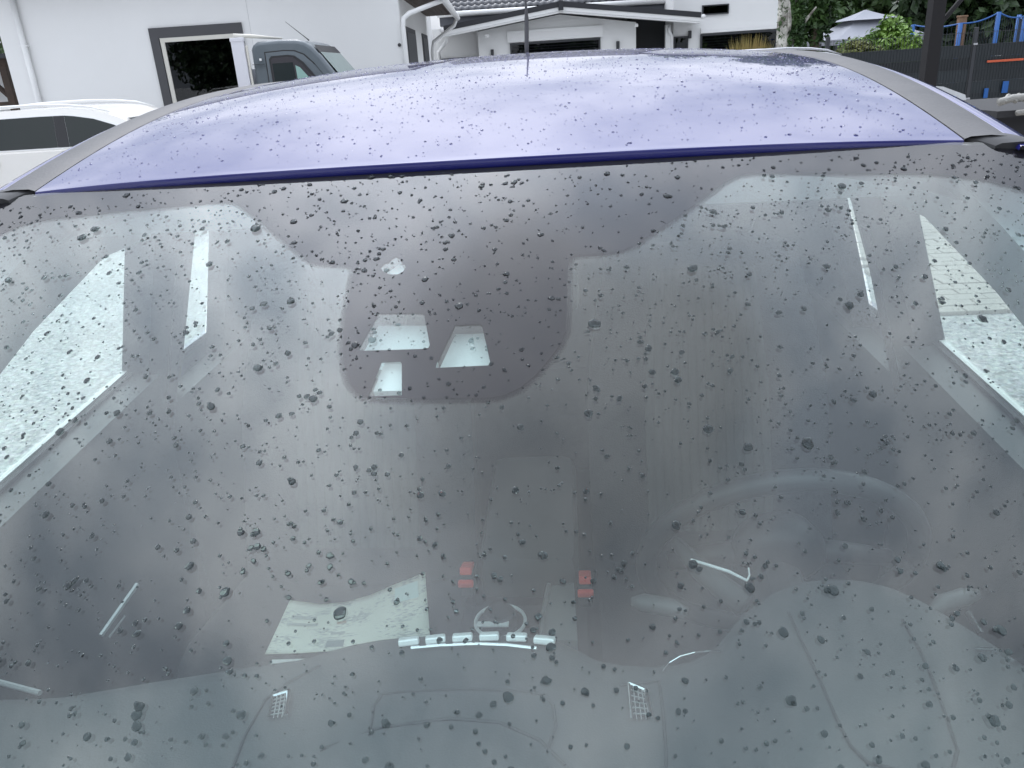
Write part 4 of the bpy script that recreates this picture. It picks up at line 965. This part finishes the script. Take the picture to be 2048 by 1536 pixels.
# ================================================================== OTHER VEHICLES
CARW = mat('white_car_paint', (.74, .72, .68), .35, 0, .8); VANG = mat('blue_grey_van_paint', (.095, .115, .13), .5, 0, .3)
def wheels(root, xs_, yw, r_=.32):
    for x in xs_:
        for y in yw:
            sg = -1 if y < 1 else 1
            Mx = Matrix.Translation((x, y, r_)) @ Matrix.Rotation(R(90)*-sg, 4, 'X')
            w0 = MB().lathe([(.2, -.1), (r_-.03, -.1), (r_, -.07), (r_, .07), (r_-.03, .1), (.2, .1)], 26, Mx).build('wheel', TYRE, root, smooth=True)
            MB().lathe([(0, .05), (.08, .05), (.10, .08), (.18, .06), (.205, .09), (.205, -.09)], 20, Mx).build('rim', RIM, w0)
def arch(x, r_=.38, z=.30, n=9): return [(x-r_*math.cos(math.pi*k/(n-1)), z+r_*math.sin(math.pi*k/(n-1))) for k in range(n)]
def wagon(name, X, D, paint, label, rails=True):
    """estate car pointing along +x; its near side lies at y=0"""
    r0 = at_yard(name, X, D, label=label, cat='car'); W_ = 1.80
    low = [(-2.35, .32), (-2.38, .62), (-2.30, .98), (-1.9, 1.0), (0, 1.0), (1.30, .965), (1.9, .90), (2.25, .78), (2.34, .55), (2.30, .30)]
    low = low + arch(1.42, -.37, .30)[::1] + arch(-1.42, -.37, .30)
    inset = lambda z: .0 if z < .95 else (z-.95)*.05
    b_ = MB().prism(low, lambda x, z: (x, .0+.05*max(0, .55-z), z), lambda x, z: (x, W_-.05*max(0, .55-z), z)); b_.build('body', paint, r0, smooth='auto')
    gh = [(-2.28, 1.0), (-2.12, 1.18), (-1.92, 1.38), (-1.6, 1.42), (-1.0, 1.445), (-.5, 1.45), (-.1, 1.44), (.18, 1.415), (.36, 1.375), (.56, 1.30), (.86, 1.16), (1.36, .97), (1.30, .962), (0, .998)]
    gi = lambda z: .03+max(0, z-1.0)*.42
    MB().prism(gh, lambda x, z: (x, gi(z), z), lambda x, z: (x, W_-gi(z), z)).build('roof', paint, r0, smooth='auto')
    def sidewin(poly, nm, m_, off):
        for sd in (0, 1):
            f_ = (lambda o_: (lambda x, z: (x, (gi(z)-o_) if sd == 0 else W_-gi(z)+o_, z)))
            MB().prism(poly, f_(off), f_(off-.01)).build(nm, m_, r0)
    frame = [(-2.0, 1.035), (-1.82, 1.30), (-1.55, 1.365), (-.9, 1.39), (-.35, 1.392), (.05, 1.375), (.28, 1.335), (.52, 1.255), (.82, 1.10), (1.0, 1.03), (.9, 1.005), (0, 1.018)]
    sidewin(frame, 'chrome_frame', CHROME if False else WHITE, .006)
    def shrink(P, k=.022):
        c = (sum(p[0] for p in P)/len(P), sum(p[1] for p in P)/len(P)); return P
    sidewin([(-.02, 1.035), (-.07, 1.366), (.05, 1.352), (.26, 1.313), (.49, 1.236), (.78, 1.092), (.90, 1.04)], 'side_window', TINT, .012)
    sidewin([(-1.02, 1.04), (-1.02, 1.362), (-.9, 1.368), (-.35, 1.370), (-.20, 1.368), (-.16, 1.036)], 'side_window', TINT, .012)
    sidewin([(-1.92, 1.05), (-1.78, 1.285), (-1.53, 1.343), (-1.08, 1.362), (-1.08, 1.042)], 'side_window', TINT, .012)
    sidewin([(-.155, 1.036), (-.195, 1.368), (-.075, 1.366), (-.025, 1.035)], 'door_pillar', RUBBER, .0135)
    # windscreen and back glass
    for P in ([(.60, 1.29), (1.30, .985)], [(-1.95, 1.36), (-2.26, 1.03)]):
        (xa, za), (xb, zb) = P; e_ = .012 if xa > 0 else -.012
        MB().add([(xa+e_, gi(za)+.07, za+.006), (xb+e_, gi(zb)+.07, zb+.006), (xb+e_, W_-gi(zb)-.07, zb+.006), (xa+e_, W_-gi(za)-.07, za+.006)], [(0, 1, 2, 3)]).build('windscreen', TINT, r0)
    for x in (-.62, .38):
        MB().tube([(x-.42, -.012, .90), (x-.40, -.03, .905), (x-.24, -.03, .90), (x-.22, -.012, .895)], .014, 8).build('door_handle', paint, r0, smooth=True)
    for x in (-1.05, -.10, .98): MB().span((x-.004, -.004, .38), (x+.004, .004, .99)).build('door_gap', RUBBER, r0)
    if rails:
        for y in (gi(1.44)+.03, W_-gi(1.44)-.03):
            MB().tube([(-1.75, y, 1.415), (-1.65, y, 1.455), (-1.0, y, 1.492), (-.4, y, 1.492), (-.05, y, 1.472), (.20, y, 1.44), (.42, y, 1.375)], [.008, .014, .016, .016, .015, .012, .006], 8).build('roof_rail', RIM if rails == 'alu' else WHITE, r0, smooth=True)
    for y in (-.10, W_+.10):
        MB().box((.80, y, 1.04), (.10, .17, .12), bev=.03).build('door_mirror', paint, r0, smooth='auto')
    for y in (.28, W_-.28):
        MB().box((2.24, y, .68), (.10, .34, .12), bev=.03).build('headlight', GLASS_H, r0); MB().box((-2.34, y, .85), (.06, .26, .18), bev=.02).build('tail_light', RED, r0)
    MB().span((-2.2, .12, .20), (2.15, W_-.12, .34)).build('underbody', RUBBER, r0)
    wheels(r0, (-1.42, 1.42), (.10, W_-.10))
    return r0
TINT = mat('tinted_car_glass', (.010, .016, .016), .03, 0, 0, .3)
wagon('parked_wagon', -4.80, 9.5, CARW, 'cream white estate car with roof rails parked before the white house')
sv = wagon('parked_hatchback', 4.45, 11.6, mat('silver_car_paint', (.55, .56, .57), .3, .3, 1.0), 'silver car roof showing just over the blue roof by the fence', rails='alu')
for o in list(sv.children):
    pass
sv.scale = (.92, .92, 1.045)
# pickup cab
pk = at_yard('pickup_truck', -2.9, 12.0, label='blue grey crew cab flatbed pickup with white headboard posts', cat='truck'); W_ = 1.9
cabp = [(-.40, .5), (-.40, 1.99), (-.37, 2.06), (-.30, 2.09), (.0, 2.10), (.24, 2.085), (.36, 2.05), (.45, 1.985), (.56, 1.86), (.70, 1.66), (.98, 1.28), (1.5, 1.12), (1.95, .95), (2.05, .5)]
gi2 = lambda z: .0 if z < 1.25 else (z-1.25)*.09
cb = MB().prism(cabp, lambda x, z: (x, gi2(z), z), lambda x, z: (x, W_-gi2(z), z)).build('cab', VANG, pk)
cb.data.polygons.foreach_set('use_smooth', [True]*len(cb.data.polygons)); cb.data.set_sharp_from_angle(angle=R(30))
bv = cb.modifiers.new('bevel', 'BEVEL'); bv.width = .05; bv.segments = 3; bv.limit_method = 'ANGLE'; bv.angle_limit = R(40)
def vwin(poly, nm, m_, off, parent=None):
    o_ = MB().prism(poly, lambda x, z: (x, gi2(z)-off, z), lambda x, z: (x, gi2(z)-off+.012, z)).build(nm, m_, parent or pk); return o_
dr_ = vwin([(-.22, .6), (-.22, 1.955), (.05, 1.965), (.20, 1.955), (.33, 1.90), (.45, 1.78), (.80, 1.28), (.80, .6)], 'door_gap', RUBBER, .002)
dq = vwin([(-.205, .6), (-.205, 1.94), (.05, 1.95), (.19, 1.94), (.315, 1.888), (.435, 1.77), (.785, 1.275), (.785, .6)], 'front_door', VANG, .007)
vwin([(-.145, 1.25), (-.165, 1.86), (-.13, 1.895), (.10, 1.90), (.19, 1.885), (.30, 1.80), (.70, 1.28)], 'window_seal', RUBBER, .012, dq)
vwin([(-.12, 1.27), (-.14, 1.845), (-.11, 1.872), (.09, 1.876), (.165, 1.865), (.265, 1.785), (.64, 1.29)], 'wind_deflector', mat('smoked_plastic', (.03, .027, .032), .3), .017, dq)
vwin([(-.115, 1.27), (-.125, 1.80), (.16, 1.80), (.20, 1.28)], 'side_window', TINT, .022, dq)
vwin([(.215, 1.28), (.19, 1.76), (.25, 1.73), (.60, 1.29)], 'quarter_window', mat('pale_green_glass', (.22, .36, .32), .1, spec=.6), .022, dq)
# windscreen with dark top band
def wsv(t_, y, e_=.02):
    A_, B2 = Vector((.44, 0, 2.0)), Vector((.985, 0, 1.285)); p = A_.lerp(B2, t_); return (p.x+e_, y, p.z+.012)
for nm, a, b_, m_ in (('windscreen', .14, 1.0, mat('green_windscreen', (.10, .17, .155), .06, spec=.6)), ('windscreen_band', 0, .14, RUBBER)):
    MB().add([wsv(a, .16), wsv(b_, .10), wsv(b_, W_-.10), wsv(a, W_-.16)], [(0, 1, 2, 3)]).build(nm, m_, pk)
MB().box((-.28, -.010+gi2(1.8), 1.86), (.03, .02, .03), bev=.004).build('side_marker', WHITE, pk)
MB().span((-.40, -.004+gi2(1.79), 1.797), (-.23, .01, 1.803)).build('body_seam', RUBBER, pk)
MB().tube([(.33, .5, 2.08), (.30, .5, 2.11), (.04, .48, 2.34)], [.012, .007, .003], 6).build('radio_antenna', RUBBER, pk)
# headboard, beam and bed
hbx = MB().box((-.55, .02, 1.55), (.17, .06, 1.12), bev=.006).build('headboard_post', mat('pale_lilac_white_metal', (.62, .62, .66), .5), pk); MB().box((-.55, .02, 2.13), (.185, .075, .05), bev=.006).build('post_cap', MATS['pale_lilac_white_metal'], hbx)
MB().box((-.55, W_-.02, 1.55), (.17, .06, 1.12), bev=.006).build('headboard_post', MATS['pale_lilac_white_metal'], pk)
MB().span((-.60, .05, 1.0), (-.52, W_-.05, 1.75)).build('headboard', MATS['pale_lilac_white_metal'], pk)
MB().box((-.44, .03, 1.55), (.03, .03, 1.0), bev=.004).build('stay', FRAME_C, pk)
MB().tube([(-.60, .05, 2.185), (-.36, .12, 2.165), (.0, .3, 2.12)], [.028, .026, .012], 8).build('load_pole', FRAME_C, pk, smooth=True)
MB().span((-3.3, -.02, .85), (-.62, W_+.02, 1.0)).build('bed', WHITE, pk); MB().span((-3.2, .3, .45), (1.6, W_-.3, .86)).build('chassis', RUBBER, pk)
wheels(pk, (-2.2, 1.15), (.12, W_-.12), .34)
